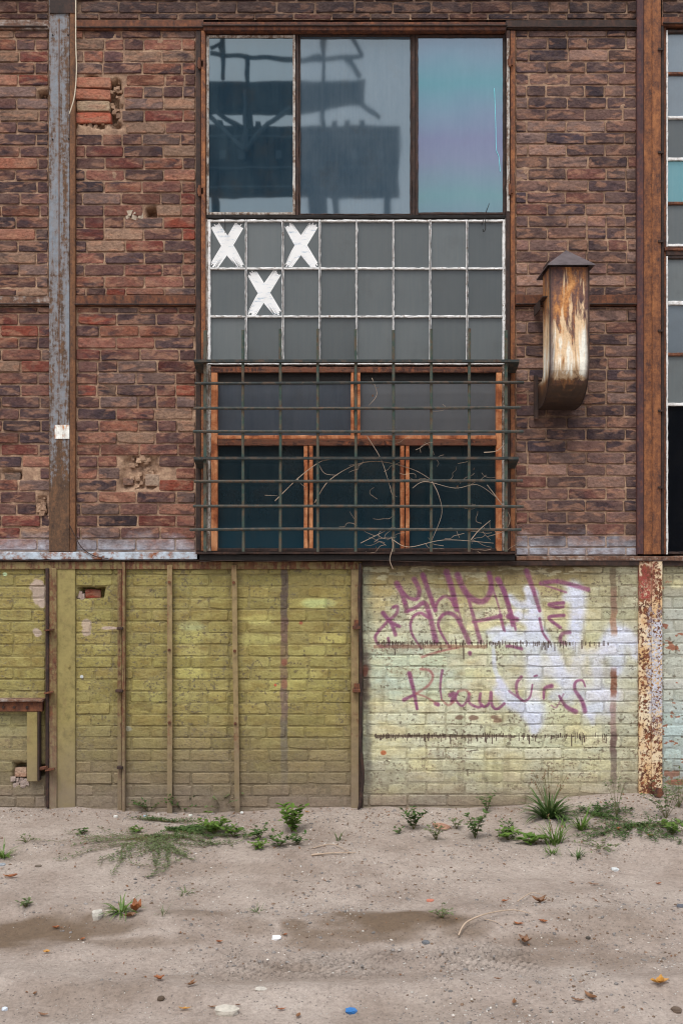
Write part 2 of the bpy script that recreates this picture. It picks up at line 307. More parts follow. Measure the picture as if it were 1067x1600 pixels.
# bare plaster patches on the left, dust and splash at the foot
for cx, cy, rx, ry in [(60, 925, 13, 20), (66, 940, 6, 12), (58, 988, 7, 7), (135, 978, 8, 16), (172, 981, 12, 3), (128, 932, 5, 5)]: lay(ell(cx, cy, rx, ry, .2, .9) * .9, (168, 150, 138))
lay(ell(8, 897, 4, 3, .3, .3), (170, 190, 150)); lay(ell(128, 1057, 3, 3, .3, .3), (190, 196, 200)); lay(ell(200, 1138, 7, 4, .3, 1.2) * .8, (176, 178, 168)); lay(ell(430, 1070, 2, 2), (170, 80, 60))
lay((sstep(1090, 1225, gy + (n1 - .5) * 60) * (gx < 563)) * .8, (120, 106, 82)); lay((sstep(1175, 1255, gy + (n1 - .5) * 40)) * .75 * (1 - .35 * R), (120, 106, 92))
lay((sstep(1225, 1260, gy + (n2 - .5) * 16)) * .7, (122, 108, 94))
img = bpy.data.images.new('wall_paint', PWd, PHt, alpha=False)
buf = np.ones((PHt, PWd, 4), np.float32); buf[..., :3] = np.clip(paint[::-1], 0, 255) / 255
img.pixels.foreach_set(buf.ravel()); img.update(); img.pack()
del gx, gy, buf, n1, n2, n3, ncol, R, Q

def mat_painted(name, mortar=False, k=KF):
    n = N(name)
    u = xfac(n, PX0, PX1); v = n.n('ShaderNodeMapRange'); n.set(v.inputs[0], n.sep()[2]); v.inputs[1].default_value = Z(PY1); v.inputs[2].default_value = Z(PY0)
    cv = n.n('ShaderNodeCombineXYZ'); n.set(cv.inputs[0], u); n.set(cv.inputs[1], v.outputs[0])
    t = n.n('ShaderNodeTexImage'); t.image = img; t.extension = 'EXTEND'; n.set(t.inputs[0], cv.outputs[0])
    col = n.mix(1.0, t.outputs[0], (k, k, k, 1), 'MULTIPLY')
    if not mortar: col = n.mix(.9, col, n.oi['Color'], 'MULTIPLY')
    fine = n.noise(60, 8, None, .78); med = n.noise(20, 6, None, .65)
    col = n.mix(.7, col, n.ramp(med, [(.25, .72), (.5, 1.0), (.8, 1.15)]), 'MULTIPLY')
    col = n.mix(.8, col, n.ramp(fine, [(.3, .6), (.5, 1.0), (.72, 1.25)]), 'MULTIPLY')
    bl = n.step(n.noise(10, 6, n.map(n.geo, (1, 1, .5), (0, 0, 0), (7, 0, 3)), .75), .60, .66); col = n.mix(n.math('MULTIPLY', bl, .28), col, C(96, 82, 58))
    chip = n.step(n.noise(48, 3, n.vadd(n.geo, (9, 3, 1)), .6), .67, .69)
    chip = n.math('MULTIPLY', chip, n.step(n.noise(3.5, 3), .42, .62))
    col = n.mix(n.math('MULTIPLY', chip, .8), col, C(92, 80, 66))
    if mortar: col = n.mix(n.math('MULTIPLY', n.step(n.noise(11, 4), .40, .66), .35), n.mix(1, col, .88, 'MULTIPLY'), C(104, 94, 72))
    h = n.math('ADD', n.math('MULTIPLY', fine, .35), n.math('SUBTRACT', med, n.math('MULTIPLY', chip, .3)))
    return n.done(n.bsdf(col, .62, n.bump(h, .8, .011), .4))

def mat_rusty(name, paint_c=None, cover=.5, stretch=(9, 9, 1.6), rust=None, zr=None, fleck=30, rough=.75, drip=None, k=KF, soft=.04, dust=False):
    """rust with remaining paint; zr = (py0, py1, d0, d1) shifts the cover down the height"""
    n = N(name); r = rust or [(58, 36, 32), (104, 56, 36), (148, 84, 46)]
    p = n.vadd(n.geo, n.rv(9))
    a = n.noise(1, 7, n.map(p, (20, 20, 7)), .75, .2); b = n.noise(fleck * 1.6, 6, p, .8)
    rc = n.ramp(n.math('ADD', a, n.math('MULTIPLY', n.math('SUBTRACT', b, .5), .85)), [(.30, C(*r[0], k)), (.5, C(*r[1], k)), (.72, C(*r[2], k))])
    hgt = n.math('MULTIPLY', b, .6); ro = rough
    if paint_c:
        s = n.noise(1, 7, n.map(p, stretch), .75, .3); fl = n.noise(fleck, 5, p, .65)
        v = n.math('ADD', n.math('MULTIPLY', s, .62), n.math('MULTIPLY', fl, .38))
        if zr:
            m = n.n('ShaderNodeMapRange'); n.set(m.inputs[0], n.sep()[2]); m.inputs[1].default_value = Z(zr[0]); m.inputs[2].default_value = Z(zr[1]); m.inputs[3].default_value = zr[2]; m.inputs[4].default_value = zr[3]
            v = n.math('ADD', v, m.outputs[0])
        th = .5 + (0.5 - cover) * .42
        mask = n.step(v, th - soft, th + soft)
        pc = n.mix(1, C(*paint_c, k), n.ramp(n.noise(20, 4, p, .7), [(.3, .65), (.5, 1.0), (.75, 1.2)]), 'MULTIPLY')
        edge = n.math('MULTIPLY', n.step(v, th + .12, th), .45)
        pc = n.mix(edge, pc, C(116, 90, 70, k))
        rc = n.mix(mask, rc, pc); hgt = n.math('ADD', hgt, mask)
    if dust:
        w = n.math('ADD', zfac(n, 1080, 1245), n.math('MULTIPLY', n.math('SUBTRACT', n.noise(6, 5), .5), .7))
        rc = n.mix(n.math('MULTIPLY', n.step(w, .25, 1.05), .8), rc, C(122, 108, 92, k)); rc = n.mix(n.math('MULTIPLY', n.step(n.noise(8, 6, None, .7), .48, .7), .4), rc, C(112, 96, 62, k))
    return n.done(n.bsdf(rc, ro, n.bump(hgt, .5, .003), .35))

def mat_plain(name, c, rough=.8, var=.4, scale=40, k=KF, spec=.3, bump=.3, **kw):
    n = N(name); p = n.vadd(n.geo, n.rv(7)); a = n.noise(scale, 5, p, .65)
    col = n.mix(1, C(*c, k), n.ramp(a, [(.25, 1 - var), (.5, 1.0), (.78, 1 + var * .6)]), 'MULTIPLY')
    return n.done(n.bsdf(col, rough, n.bump(a, bump, .004), spec, **kw))

M = {}
M['brick'] = mat_brick('fired_brick'); M['brick_far'] = mat_brick('fired_brick_far', True)
M['mortar'] = mat_mortar('lime_mortar')
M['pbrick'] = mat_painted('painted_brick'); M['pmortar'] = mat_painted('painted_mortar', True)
M['rust'] = mat_rusty('rust', rust=[(50, 34, 31), (90, 55, 39), (124, 76, 48)])
M['rust_dark'] = mat_rusty('rust_dark', rust=[(32, 26, 25), (50, 37, 33), (74, 50, 40)])
M['rust_lintel'] = mat_rusty('rust_lintel', rust=[(46, 32, 30), (80, 48, 36), (122, 74, 46)])
M['col_left'] = mat_rusty('blue_grey_paint_rust', (116, 122, 130), .50, (22, 22, 1.8), [(58, 44, 36), (84, 62, 46), (112, 80, 56)], (900, 660, -.30, .03), soft=.03)
M['col_left_edge'] = mat_rusty('blue_grey_paint_rust_edge', (100, 104, 108), .1, (22, 22, 1.1), [(62, 44, 36), (98, 66, 44), (124, 86, 58)])
M['col_right'] = mat_rusty('orange_rust', rust=[(62, 42, 38), (112, 70, 46), (150, 98, 60)])
M['col_right_dark'] = mat_rusty('purple_rust', rust=[(52, 38, 42), (72, 48, 48), (104, 62, 46)])
M['ledge'] = mat_rusty('pale_blue_paint_rust', (172, 184, 196), .62, (5, 5, 8), [(80, 50, 38), (126, 76, 50), (160, 110, 76)])
M['ledge_r'] = mat_rusty('worn_grey_paint_rust', (150, 142, 138), .45, (3, 3, 12), [(60, 44, 38), (96, 68, 54), (130, 98, 78)])
M['olive'] = mat_rusty('olive_paint', (136, 122, 76), .85, (16, 16, 2), [(84, 54, 38), (112, 72, 46), (130, 88, 54)], (1300, 1210, -.02, .0), dust=True)
M['olive_plate'] = mat_rusty('olive_plate_paint', (136, 124, 78), .88, (16, 16, 2), [(84, 60, 40), (112, 80, 50), (130, 98, 60)], dust=True)
M['olive_rust'] = mat_rusty('olive_paint_rust', (124, 110, 72), .52, (20, 20, 1.2), [(64, 42, 34), (98, 62, 44), (124, 80, 54)], dust=True)
M['col_low_right'] = mat_rusty('cream_paint_rust', (204, 176, 132), .60, (10, 10, 5), [(74, 46, 38), (112, 68, 46), (150, 96, 58)], fleck=55, soft=.02)
M['tan_metal'] = mat_rusty('tan_flat_metal', (134, 116, 82), .66, (14, 14, 2.5), [(90, 60, 44), (118, 82, 56), (140, 100, 66)], dust=True)
M['white_flaky'] = mat_rusty('white_flaking_paint', (208, 207, 206), .8, (30, 30, 30), [(84, 68, 58), (120, 100, 86), (150, 128, 110)], fleck=60)
M['white_jamb'] = mat_rusty('white_jamb_paint', (176, 172, 166), .55, (30, 30, 6), [(70, 54, 46), (104, 84, 70), (130, 108, 90)], fleck=50)
M['grille'] = mat_rusty('green_grille_paint', (50, 68, 62), .64, (20, 20, 8), [(50, 38, 32), (76, 56, 42), (96, 72, 54)])
M['grille_dark'] = mat_rusty('dark_grille_paint', (44, 50, 50), .75, (12, 20, 20), [(40, 32, 30), (58, 44, 38), (76, 58, 48)])
M['grille_grey'] = mat_rusty('grey_green_bar_paint', (52, 58, 56), .7, (12, 20, 20), [(54, 42, 36), (78, 58, 46), (100, 76, 58)])
M['black'] = mat_plain('plain_black', (30, 27, 26), .8)
M['void'] = mat_plain('dark_interior', (14, 13, 13), 1.0, .2, 10, bump=0)
M['concrete'] = mat_plain('grey_rubble_mortar', (158, 144, 128), .95, .5, 45, bump=.8)
M['cable'] = mat_plain('cream_cable', (196, 184, 164), .5, .2)
M['plate'] = mat_rusty('white_enamel_rust', (226, 222, 216), .62, (40, 40, 3), [(150, 84, 44), (186, 116, 66), (206, 150, 100)])
M['twig'] = mat_plain('dry_twig', (162, 142, 124), .9, .4, 60)
M['lead'] = mat_plain('zinc_cap', (96, 88, 90), .5, .5, 14, metal=.4)

def mat_wood(name):
    n = N(name); p = n.vadd(n.geo, n.rv(5))
    g = n.noise(1, 5, n.map(p, (60, 60, 4)), .7); b = n.noise(7, 5, p, .7, .6)
    col = n.ramp(b, [(.28, C(64, 36, 28)), (.38, C(112, 60, 36)), (.48, C(160, 92, 54)), (.64, C(200, 142, 100))])
    col = n.mix(.75, col, n.ramp(g, [(.25, .5), (.5, 1.0), (.8, 1.25)]), 'MULTIPLY')
    return n.done(n.bsdf(col, .65, n.bump(g, .5, .003), .35))
M['wood'] = mat_wood('weathered_orange_wood')
M['wood_dark'] = mat_rusty('dark_stained_wood', (96, 50, 34), .5, (3, 3, 30), [(44, 28, 26), (62, 36, 30), (150, 86, 52)])

def mat_duct():
    n = N('flaming_rust_duct'); z = zfac(n, 640, 415)     # 0 bottom .. 1 top
    s = n.noise(1, 5, n.map(n.geo, (22, 22, 3.2)), .62, .8); f = n.noise(60, 4, None, .7)
    s2 = n.noise(1, 4, n.map(n.geo, (15, 15, 5), (0, 0, 0), (4, 2, 8)), .6, .5)
    rust = n.ramp(n.math('ADD', s2, n.math('MULTIPLY', n.math('SUBTRACT', f, .5), .3)), [(.3, C(66, 48, 54)), (.46, C(110, 76, 62)), (.58, C(168, 112, 62)), (.72, C(196, 144, 90))])
    bell = n.ramp(z, [(.0, -.5), (.1, -.25), (.22, .13), (.5, .10), (.72, -.02), (.92, -.10), (1.0, -.3)])
    bell = n.n('ShaderNodeFloatCurve'); cu = bell.mapping.curves[0]
    n.set(bell.inputs['Value'], z)
    for i, (a, b) in enumerate([(0, .0), (.10, .08), (.2, .62), (.42, .56), (.62, .42), (.85, .36), (1, .15)]):
        if i in (0,): cu.points[0].location = (a, b)
        elif i == 6: cu.points[len(cu.points) - 1].location = (a, b)
        else: cu.points.new(a, b)
    bell.mapping.update()
    v = n.math('ADD', n.math('SUBTRACT', s, .5), bell.outputs[0])
    col = n.mix(n.step(v, .46, .54), rust, C(206, 176, 140)); col = n.mix(n.step(v, .60, .70), col, C(224, 220, 208))
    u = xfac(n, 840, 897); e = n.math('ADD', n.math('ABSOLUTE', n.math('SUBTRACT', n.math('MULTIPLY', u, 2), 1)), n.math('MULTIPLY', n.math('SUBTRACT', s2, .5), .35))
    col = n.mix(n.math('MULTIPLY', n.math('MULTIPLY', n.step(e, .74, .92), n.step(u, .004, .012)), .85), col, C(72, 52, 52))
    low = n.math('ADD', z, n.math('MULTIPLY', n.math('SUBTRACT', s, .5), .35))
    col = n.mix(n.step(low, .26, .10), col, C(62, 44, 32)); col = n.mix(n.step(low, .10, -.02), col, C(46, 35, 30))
    col = n.mix(.7, col, n.ramp(f, [(.25, .7), (.5, 1), (.8, 1.2)]), 'MULTIPLY')
    return n.done(n.bsdf(col, .55, n.bump(n.math('ADD', f, v), .4, .004), .4))
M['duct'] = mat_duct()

def mat_glass(name, base, refl, rough=.02, tint=(.9, .95, 1.0), wave=.02, ramp=None, ramp_tint=None, dirt=.3, dirtc=(150, 150, 145), streak=.5):
    """dusty coated glass: a thin film of dirt over a dark pane, and a mirror layer"""
    n = N(name)
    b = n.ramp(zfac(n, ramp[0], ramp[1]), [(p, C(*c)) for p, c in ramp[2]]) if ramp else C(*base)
    d = n.noise(1, 6, n.map(n.vadd(n.geo, n.rv(3)), (5, 5, 2)), .7); st = n.noise(1, 4, n.map(n.geo, (60, 60, 3)), .6)
    dd = n.math('MULTIPLY', n.step(n.math('ADD', n.math('MULTIPLY', d, 1 - streak * .5), n.math('MULTIPLY', st, streak * .5)), .35, .8), dirt)
    col = n.mix(dd, b, C(*dirtc)); col = n.mix(1, col, n.ramp(n.oi['Random'], [(0, .74), (.5, 1.0), (1, 1.34)]), 'MULTIPLY')
    gr_e = n.step(n.noise(5, 6, n.vadd(n.geo, n.rv(9)), .75), .52, .74); col = n.mix(n.math('MULTIPLY', gr_e, dirt * .55), col, C(58, 54, 48))
    sp = n.math('MULTIPLY', n.step(n.noise(220, 2), .76, .80), .35); col = n.mix(sp, col, C(140, 145, 145))
    nb = n.bump(n.noise(3, 2, n.map(n.geo, (1, 1, .6))), wave, .02)
    dif = n.n('ShaderNodeBsdfDiffuse'); n.set(dif.inputs[0], col)
    gl = n.n('ShaderNodeBsdfGlossy'); gl.inputs['Roughness'].default_value = rough; n.set(gl.inputs['Normal'], nb)
    tt = (*tint, 1)
    if ramp_tint:
        w = n.math('ADD', zfac(n, ramp_tint[0], ramp_tint[1]), n.math('MULTIPLY', n.math('SUBTRACT', n.noise(1.6, 3), .5), .22))
        tt = n.ramp(w, [(p, (*c, 1)) for p, c in ramp_tint[2]])
    n.set(gl.inputs['Color'], tt)
    fr = n.n('ShaderNodeLayerWeight'); fr.inputs[0].default_value = .25
    fac = n.math('ADD', refl, n.math('MULTIPLY', fr.outputs['Fresnel'], .6), clamp=True)
    ms = n.n('ShaderNodeMixShader'); n.set(ms.inputs[0], fac); n.t.links.new(dif.outputs[0], ms.inputs[1]); n.t.links.new(gl.outputs[0], ms.inputs[2])
    return n.done(ms.outputs[0])
M['glass_left'] = mat_glass('clear_coated_glass', (26, 46, 60), .15, tint=(.82, .95, 1), dirt=.7, dirtc=(66, 84, 94))
M['glass_mid'] = mat_glass('dusty_coated_glass', (54, 72, 86), .14, .03, tint=(.85, .95, 1), dirt=.6, dirtc=(98, 108, 116))
M['glass_right'] = mat_glass('iridescent_coated_glass', (60, 78, 90), .19, .12, dirt=.3, dirtc=(110, 120, 128),
    ramp_tint=(335, 55, [(0, (.55, .75, .85)), (.12, (.50, .85, .85)), (.30, (.70, .68, .95)), (.42, (.68, .62, .95)), (.55, (.62, .78, 1.0)), (.72, (.40, .88, .95)), (.9, (.62, .82, .98)), (1, (.7, .8, .95))]))
M['frost'] = mat_glass('frosted_grey_glass', (72, 77, 78), .055, .35, dirt=.55, dirtc=(94, 94, 91), streak=.9)
M['frost_blue'] = mat_glass('frosted_blue_grey_glass', (84, 94, 102), .10, .25, dirt=.4, dirtc=(106, 110, 114))
M['frost_cyan'] = mat_glass('iridescent_cyan_glass', (66, 104, 112), .15, .2, tint=(.5, .9, .95), dirt=.2)
M['glass_inner'] = mat_glass('dim_frosted_glass', (52, 58, 66), .07, .12, dirt=.5, dirtc=(84, 85, 88))
M['glass_inner2'] = mat_glass('pale_frosted_glass', (82, 84, 88), .07, .2, dirt=.5, dirtc=(102, 100, 98))
M['glass_low'] = mat_glass('dark_teal_glass', (18, 36, 46), .07, .03, dirt=.5, dirtc=(58, 68, 70), ramp=(862, 700, [(0, (28, 62, 76)), (.3, (22, 44, 54)), (1, (22, 34, 40))]))  # brighter teal towards the sill stands in for reflection, painted into the pane colour
M['glass_black'] = mat_glass('black_glass', (10, 13, 18), .03, .03, dirt=.1, dirtc=(50, 50, 50))

def mat_white_paint():
    n = N('brushed_white_paint'); a = n.noise(1, 5, n.map(n.geo, (14, 14, 60), (0, .9, 0)), .7)
    b = n.noise(1, 5, n.map(n.geo, (14, 14, 60), (0, -.9, 0)), .7)
    col = n.ramp(n.math('MAXIMUM', a, b), [(.38, C(150, 164, 178, 1.4)), (.5, C(205, 216, 226, 1.5)), (.62, C(232, 238, 244, 1.5))])
    return n.done(n.bsdf(col, .5, n.bump(a, .3, .003)))
M['whitepaint'] = mat_white_paint()

def mat_leaf(name, c, c2, k=1.0):
    n = N(name); a = n.noise(28, 3, n.vadd(n.geo, n.rv(3)), .6)
    col = n.ramp(a, [(.3, C(*c, k)), (.7, C(*c2, k))])
    tr = n.n('ShaderNodeBsdfTranslucent'); n.set(tr.inputs[0], col)
    ms = n.n('ShaderNodeMixShader'); ms.inputs[0].default_value = .25
    n.t.links.new(n.bsdf(col, .5, None, .4), ms.inputs[1]); n.t.links.new(tr.outputs[0], ms.inputs[2]); return n.done(ms.outputs[0])
M['leaf'] = mat_leaf('weed_green', (54, 80, 40), (92, 116, 60)); M['leaf_dark'] = mat_leaf('dark_weed_green', (44, 72, 36), (84, 112, 52))
M['leaf_bright'] = mat_leaf('bright_green', (70, 102, 38), (110, 136, 58)); M['leaf_dusty'] = mat_leaf('dusty_green', (80, 98, 60), (120, 130, 88))
M['stem'] = mat_leaf('green_brown_stem', (98, 102, 62), (130, 116, 78)); M['seed'] = mat_leaf('dry_seed', (128, 92, 66), (170, 132, 100))
M['dry_orange'] = mat_leaf('dry_orange_leaf', (128, 74, 44), (168, 104, 62)); M['dry_brown'] = mat_leaf('dry_brown_leaf', (104, 72, 50), (150, 108, 76)); M['dry_yellow'] = mat_leaf('dry_yellow_leaf', (176, 122, 50), (206, 154, 74))

# ------------------------------------------------------------------ helpers: meshes
class MB:
    def __init__(s): s.v = []; s.f = []
    def add(s, v, f):
        o = len(s.v); s.v += [tuple(p) for p in v]; s.f += [tuple(i + o for i in q) for q in f]; return s
    def box(s, x0, x1, y0, y1, z0, z1, c=0.0):
        x0, x1 = sorted((x0, x1)); y0, y1 = sorted((y0, y1)); z0, z1 = sorted((z0, z1))
        c = min(c, (x1 - x0) * .3, (y1 - y0) * .3, (z1 - z0) * .3)
        if c <= 0:
            v = [(x, y, z) for x in (x0, x1) for y in (y0, y1) for z in (z0, z1)]
            return s.add(v, [(0, 1, 3, 2), (4, 6, 7, 5), (0, 4, 5, 1), (2, 3, 7, 6), (0, 2, 6, 4), (1, 5, 7, 3)])
        # chamfered front edges (front = low y): loops
        v = [(x0 + c, y0, z0 + c), (x1 - c, y0, z0 + c), (x1 - c, y0, z1 - c), (x0 + c, y0, z1 - c), (x0, y0 + c, z0), (x1, y0 + c, z0), (x1, y0 + c, z1), (x0, y0 + c, z1), (x0, y1, z0), (x1, y1, z0), (x1, y1, z1), (x0, y1, z1)]
        f = [(0, 1, 2, 3)] + [(a, a + 4, (a + 1) % 4 + 4, (a + 1) % 4) for a in range(4)] + [(a + 4, a + 8, (a + 1) % 4 + 8, (a + 1) % 4 + 4) for a in range(4)] + [(11, 10, 9, 8)]
        return s.add(v, f)
    def rough(s, x0, x1, y0, y1, z0, z1, seg=.035, amp=.0018, c=.003):
        """bar with a slightly uneven painted edge: rings along the long axis"""
        x0, x1 = sorted((x0, x1)); y0, y1 = sorted((y0, y1)); z0, z1 = sorted((z0, z1))
        ax = 2 if (z1 - z0) > (x1 - x0) else 0; L = (z1 - z0) if ax == 2 else (x1 - x0); n = max(2, int(L / seg)); rings = []
        a0, a1 = (x0, x1) if ax == 2 else (z0, z1)
        c = min(c, (a1 - a0) * .3, (y1 - y0) * .3)
        for i in range(n + 1):
            t = i / n; p = [(a0, y1), (a0 + random.gauss(0, amp), y0 + c), (a0 + c + random.gauss(0, amp), y0 + random.gauss(0, amp * .5)), (a1 - c + random.gauss(0, amp), y0 + random.gauss(0, amp * .5)), (a1 + random.gauss(0, amp), y0 + c), (a1, y1)]
            l = (z0 if ax == 2 else x0) + t * L
            rings.append([(a, b, l) if ax == 2 else (l, b, a) for a, b in p])
        o = len(s.v); s.v += [q for r in rings for q in r]; m = 6
        for i in range(n):
            for j in range(m):
                q = (o + i * m + j, o + i * m + (j + 1) % m, o + (i + 1) * m + (j + 1) % m, o + (i + 1) * m + j)
                s.f.append(q if ax == 2 else q[::-1])
        s.f.append(tuple(o + j for j in range(m))[::-1]); s.f.append(tuple(o + n * m + j for j in range(m))); return s
    def tube(s, pts, r, sides=6, r1=None):
        pts = [Vector(p) for p in pts]; n = len(pts); r1 = r if r1 is None else r1; o = len(s.v); up = Vector((0.31, .2, .93))
        for i, p in enumerate(pts):
            t = (pts[min(i + 1, n - 1)] - pts[max(i - 1, 0)]).normalized()
            a = t.cross(up)
            if a.length < .1: a = t.cross(Vector((1, 0, 0)))
            a.normalize(); b = t.cross(a); rr = r + (r1 - r) * i / max(n - 1, 1)
            for k in range(sides):
                w = 2 * math.pi * k / sides; s.v.append(tuple(p + a * math.cos(w) * rr + b * math.sin(w) * rr))
        for i in range(n - 1):
            for k in range(sides): s.f.append((o + i * sides + k, o + i * sides + (k + 1) % sides, o + (i + 1) * sides + (k + 1) % sides, o + (i + 1) * sides + k))
        s.f.append(tuple(o + k for k in range(sides))[::-1]); s.f.append(tuple(o + (n - 1) * sides + k for k in range(sides))); return s
    def mesh(s, name, smooth=False):
        m = bpy.data.meshes.new(name); m.from_pydata(s.v, [], s.f); m.update()
        if smooth: m.shade_smooth()
        return m
    def obj(s, name, mat, parent=None, smooth=False, **props):
        return link(name, s.mesh(name, smooth), mat, parent, **props)
def link(name, mesh, mat, parent=None, **props):
    o = bpy.data.objects.new(name, mesh); COL.objects.link(o)
    if mat is not None and not mesh.materials: mesh.materials.append(mat)
    if parent: o.parent = parent; o.matrix_parent_inverse = Matrix.Translation(parent.location).inverted() if parent.parent is None else Matrix.Identity(4)
    for k, v in props.items(): o[k] = v
    return o
def thing(name, label, cat, loc=(0, 0, 0), group=None, kind='thing'):
    o = bpy.data.objects.new(name, None); COL.objects.link(o); o.location = loc; o['label'] = label; o['category'] = cat; o['kind'] = kind; o.empty_display_size = .1
    if group: o['group'] = group
    return o
def tag(o, label, cat, group=None, kind='thing'):
    o['label'] = label; o['category'] = cat; o['kind'] = kind
    if group: o['group'] = group
    return o
def curve3(pts, n=8):
    return [Vector(p) for p in poly([tuple(q) for q in pts], n)]
def pbox(mb, px0, px1, py0, py1, y0, y1, c=0.0, rough=False, **kw):
    """box whose FRONT face (depth y0) covers these photo pixels"""
    f = mb.rough if rough else mb.box
    a = (X(px0, y0), X(px1, y0), y0, y1, Z(py1, y0), Z(py0, y0))
    return f(*a, **kw) if rough else f(*a, c=c)

# ------------------------------------------------------------------ ground
def gh(x, y):
    x = np.asarray(x, float); y = np.asarray(y, float)
    near = sstep(-1.3, 0.0, y)
    base = -.005 + .085 * sstep(X(760), X(960), x) * near - .045 * np.exp(-((x - X(290)) / .55) ** 2) * near + .02 * near
    base = base + (fbm(x * 1.3, y * 1.6, 3, 4) - .5) * .09 * (1 - .6 * near) + (fbm(x * 7, y * 8, 8, 3) - .5) * .016
    # wheel ruts along the lane
    for yc, w, dp in [(-2.12, .26, .035), (-1.35, .35, .012), (-2.9, .3, .014)]:
        yy = yc + .10 * np.sin(x * .9 + yc) + .05 * np.sin(x * 2.3)
        base = base - dp * np.exp(-((y - yy) / w) ** 4) + dp * .5 * np.exp(-((np.abs(y - yy) - w * 1.5) / .09) ** 2)
    # tread print
    yy = -2.18 + .10 * np.sin(x * .9 - 2.12) + .05 * np.sin(x * 2.3)
    env = np.exp(-((y - yy) / .17) ** 4) * sstep(-.75, -.35, x) * (1 - sstep(.95, 1.25, x)) * sstep(.3, .5, fbm(x * 3, y * 3, 55, 2))
    base = base + env * .010 * np.sign(np.sin((x + np.abs(y - yy) * 1.3) * 2 * math.pi / .045))
    return base
def G(px, py):
    z = 0.0
    for _ in range(6):
        d = F * (CAMZ - z) / (py - HZ); x = (px - CX) * d / F; y = d - D; z = float(gh(x, y))
    return Vector((x, y, z))
def axis(a, b, st, far):
    c = list(np.arange(a, b, st)); s = st
    while c[-1] < far: s *= 1.35; c.append(c[-1] + s)
    s = st
    while c[0] > -far: s *= 1.35; c.insert(0, c[0] - s)
    return np.array(c)
ax = axis(-2.6, 2.6, .0135, 900); ay = axis(-3.7, .12, .0135, 900)
GX, GY = np.meshgrid(ax, ay); GZ = gh(GX, GY)
far = sstep(6, 30, np.hypot(GX, GY)); GZ = GZ * (1 - far) - .02 * far
GZ = np.where(GY > .3, -.12, GZ)
verts = np.stack([GX, GY, GZ], -1).reshape(-1, 3); nx, ny = len(ax), len(ay)
idx = np.arange(nx * ny).reshape(ny, nx); faces = np.stack([idx[:-1, :-1], idx[:-1, 1:], idx[1:, 1:], idx[1:, :-1]], -1).reshape(-1, 4)
def np_mesh(name, verts, faces, smooth=True):
    m = bpy.data.meshes.new(name); m.vertices.add(len(verts)); m.vertices.foreach_set('co', verts.astype(np.float32).ravel())
    k = faces.shape[1]; m.loops.add(faces.size); m.loops.foreach_set('vertex_index', faces.astype(np.int32).ravel())
    m.polygons.add(len(faces)); m.polygons.foreach_set('loop_start', np.arange(0, faces.size, k, dtype=np.int32)); m.update(calc_edges=True); m.validate()
    if smooth: m.shade_smooth()
    return m
gm = np_mesh('ground', verts, faces)
# damp dark sand, in the photo's patches
dm = np.zeros(GX.shape)
def damp(px, py, rx, ry, a):
    c = G(px, py); d = D + c.y
    sx = rx * d / F; sy = ry * d * d / (F * CAMZ)
    global dm
    q = np.sqrt(((GX - c.x) / sx) ** 2 + ((GY - c.y) / sy) ** 2) + (fbm(GX * 6, GY * 9, 70, 4) - .5) * 1.1
    dm = np.maximum(dm, a * (1 - sstep(.35, 1.15, q)))
for a in [(60, 1455, 130, 24, 1.0), (170, 1450, 100, 14, .85), (620, 1440, 140, 20, 1.0), (500, 1470, 90, 12, .65), (720, 1455, 60, 16, .7), (940, 1440, 120, 22, .4), (300, 1425, 70, 10, .5), (395, 1450, 40, 12, .45), (460, 1445, 26, 9, .8), (460, 1518, 70, 12, .4),
          (560, 1462, 150, 10, .8), (200, 1472, 120, 9, .6), (430, 1530, 200, 14, .3), (860, 1470, 120, 12, .5), (300, 1360, 200, 9, .25), (120, 1560, 140, 30, .35), (650, 1580, 150, 26, .3), (900, 1500, 150, 20, .3), (40, 1340, 80, 10, .2)]: damp(*a)
at = gm.attributes.new('damp', 'FLOAT', 'POINT'); at.data.foreach_set('value', dm.astype(np.float32).ravel())
n = N('sandy_ground'); k = KG
a = n.noise(2.2, 6, None, .6); b = n.noise(38, 6, None, .75); c = n.noise(75, 8, None, .85)
col = n.ramp(a, [(.3, C(148, 132, 121, k)), (.5, C(170, 155, 145, k)), (.72, C(184, 170, 160, k))])
col = n.mix(.8, col, n.ramp(b, [(.25, .62), (.5, 1.0), (.78, 1.22)]), 'MULTIPLY')
col = n.mix(.95, col, n.ramp(c, [(.34, .74), (.5, 1.0), (.66, 1.2)]), 'MULTIPLY')
g1 = n.voro(95); gr = n.n('ShaderNodeTexVoronoi'); n.set(gr.inputs['Vector'], n.geo); gr.inputs['Scale'].default_value = 95
sel = n.math('MULTIPLY', n.step(n.sep(gr.outputs['Color'])[0], .80, .82), n.step(g1, .36, .28))
col = n.mix(n.math('MULTIPLY', sel, .7), col, n.ramp(n.sep(gr.outputs['Color'])[1], [(.3, C(96, 92, 92, k)), (.6, C(150, 138, 130, k)), (.9, C(212, 206, 198, k))]))
dp = n.n('ShaderNodeAttribute'); dp.attribute_name = 'damp'
col = n.mix(n.math('MULTIPLY', dp.outputs['Fac'], n.math('ADD', .7, n.math('MULTIPLY', b, .6), clamp=True)), col, n.mix(1, C(116, 98, 82, k), n.ramp(b, [(.25, .6), (.5, 1.0), (.8, 1.2)]), 'MULTIPLY'))
h = n.math('ADD', n.math('MULTIPLY', b, 1.2), n.math('ADD', n.math('MULTIPLY', c, .35), n.math('MULTIPLY', sel, .5)))
M['ground'] = n.done(n.bsdf(col, .95, n.bump(h, .9, .012), .15))
go = link('ground', gm, M['ground'], kind='structure'); go['label'] = 'pale sandy lane with wheel ruts in front of the brick facade'

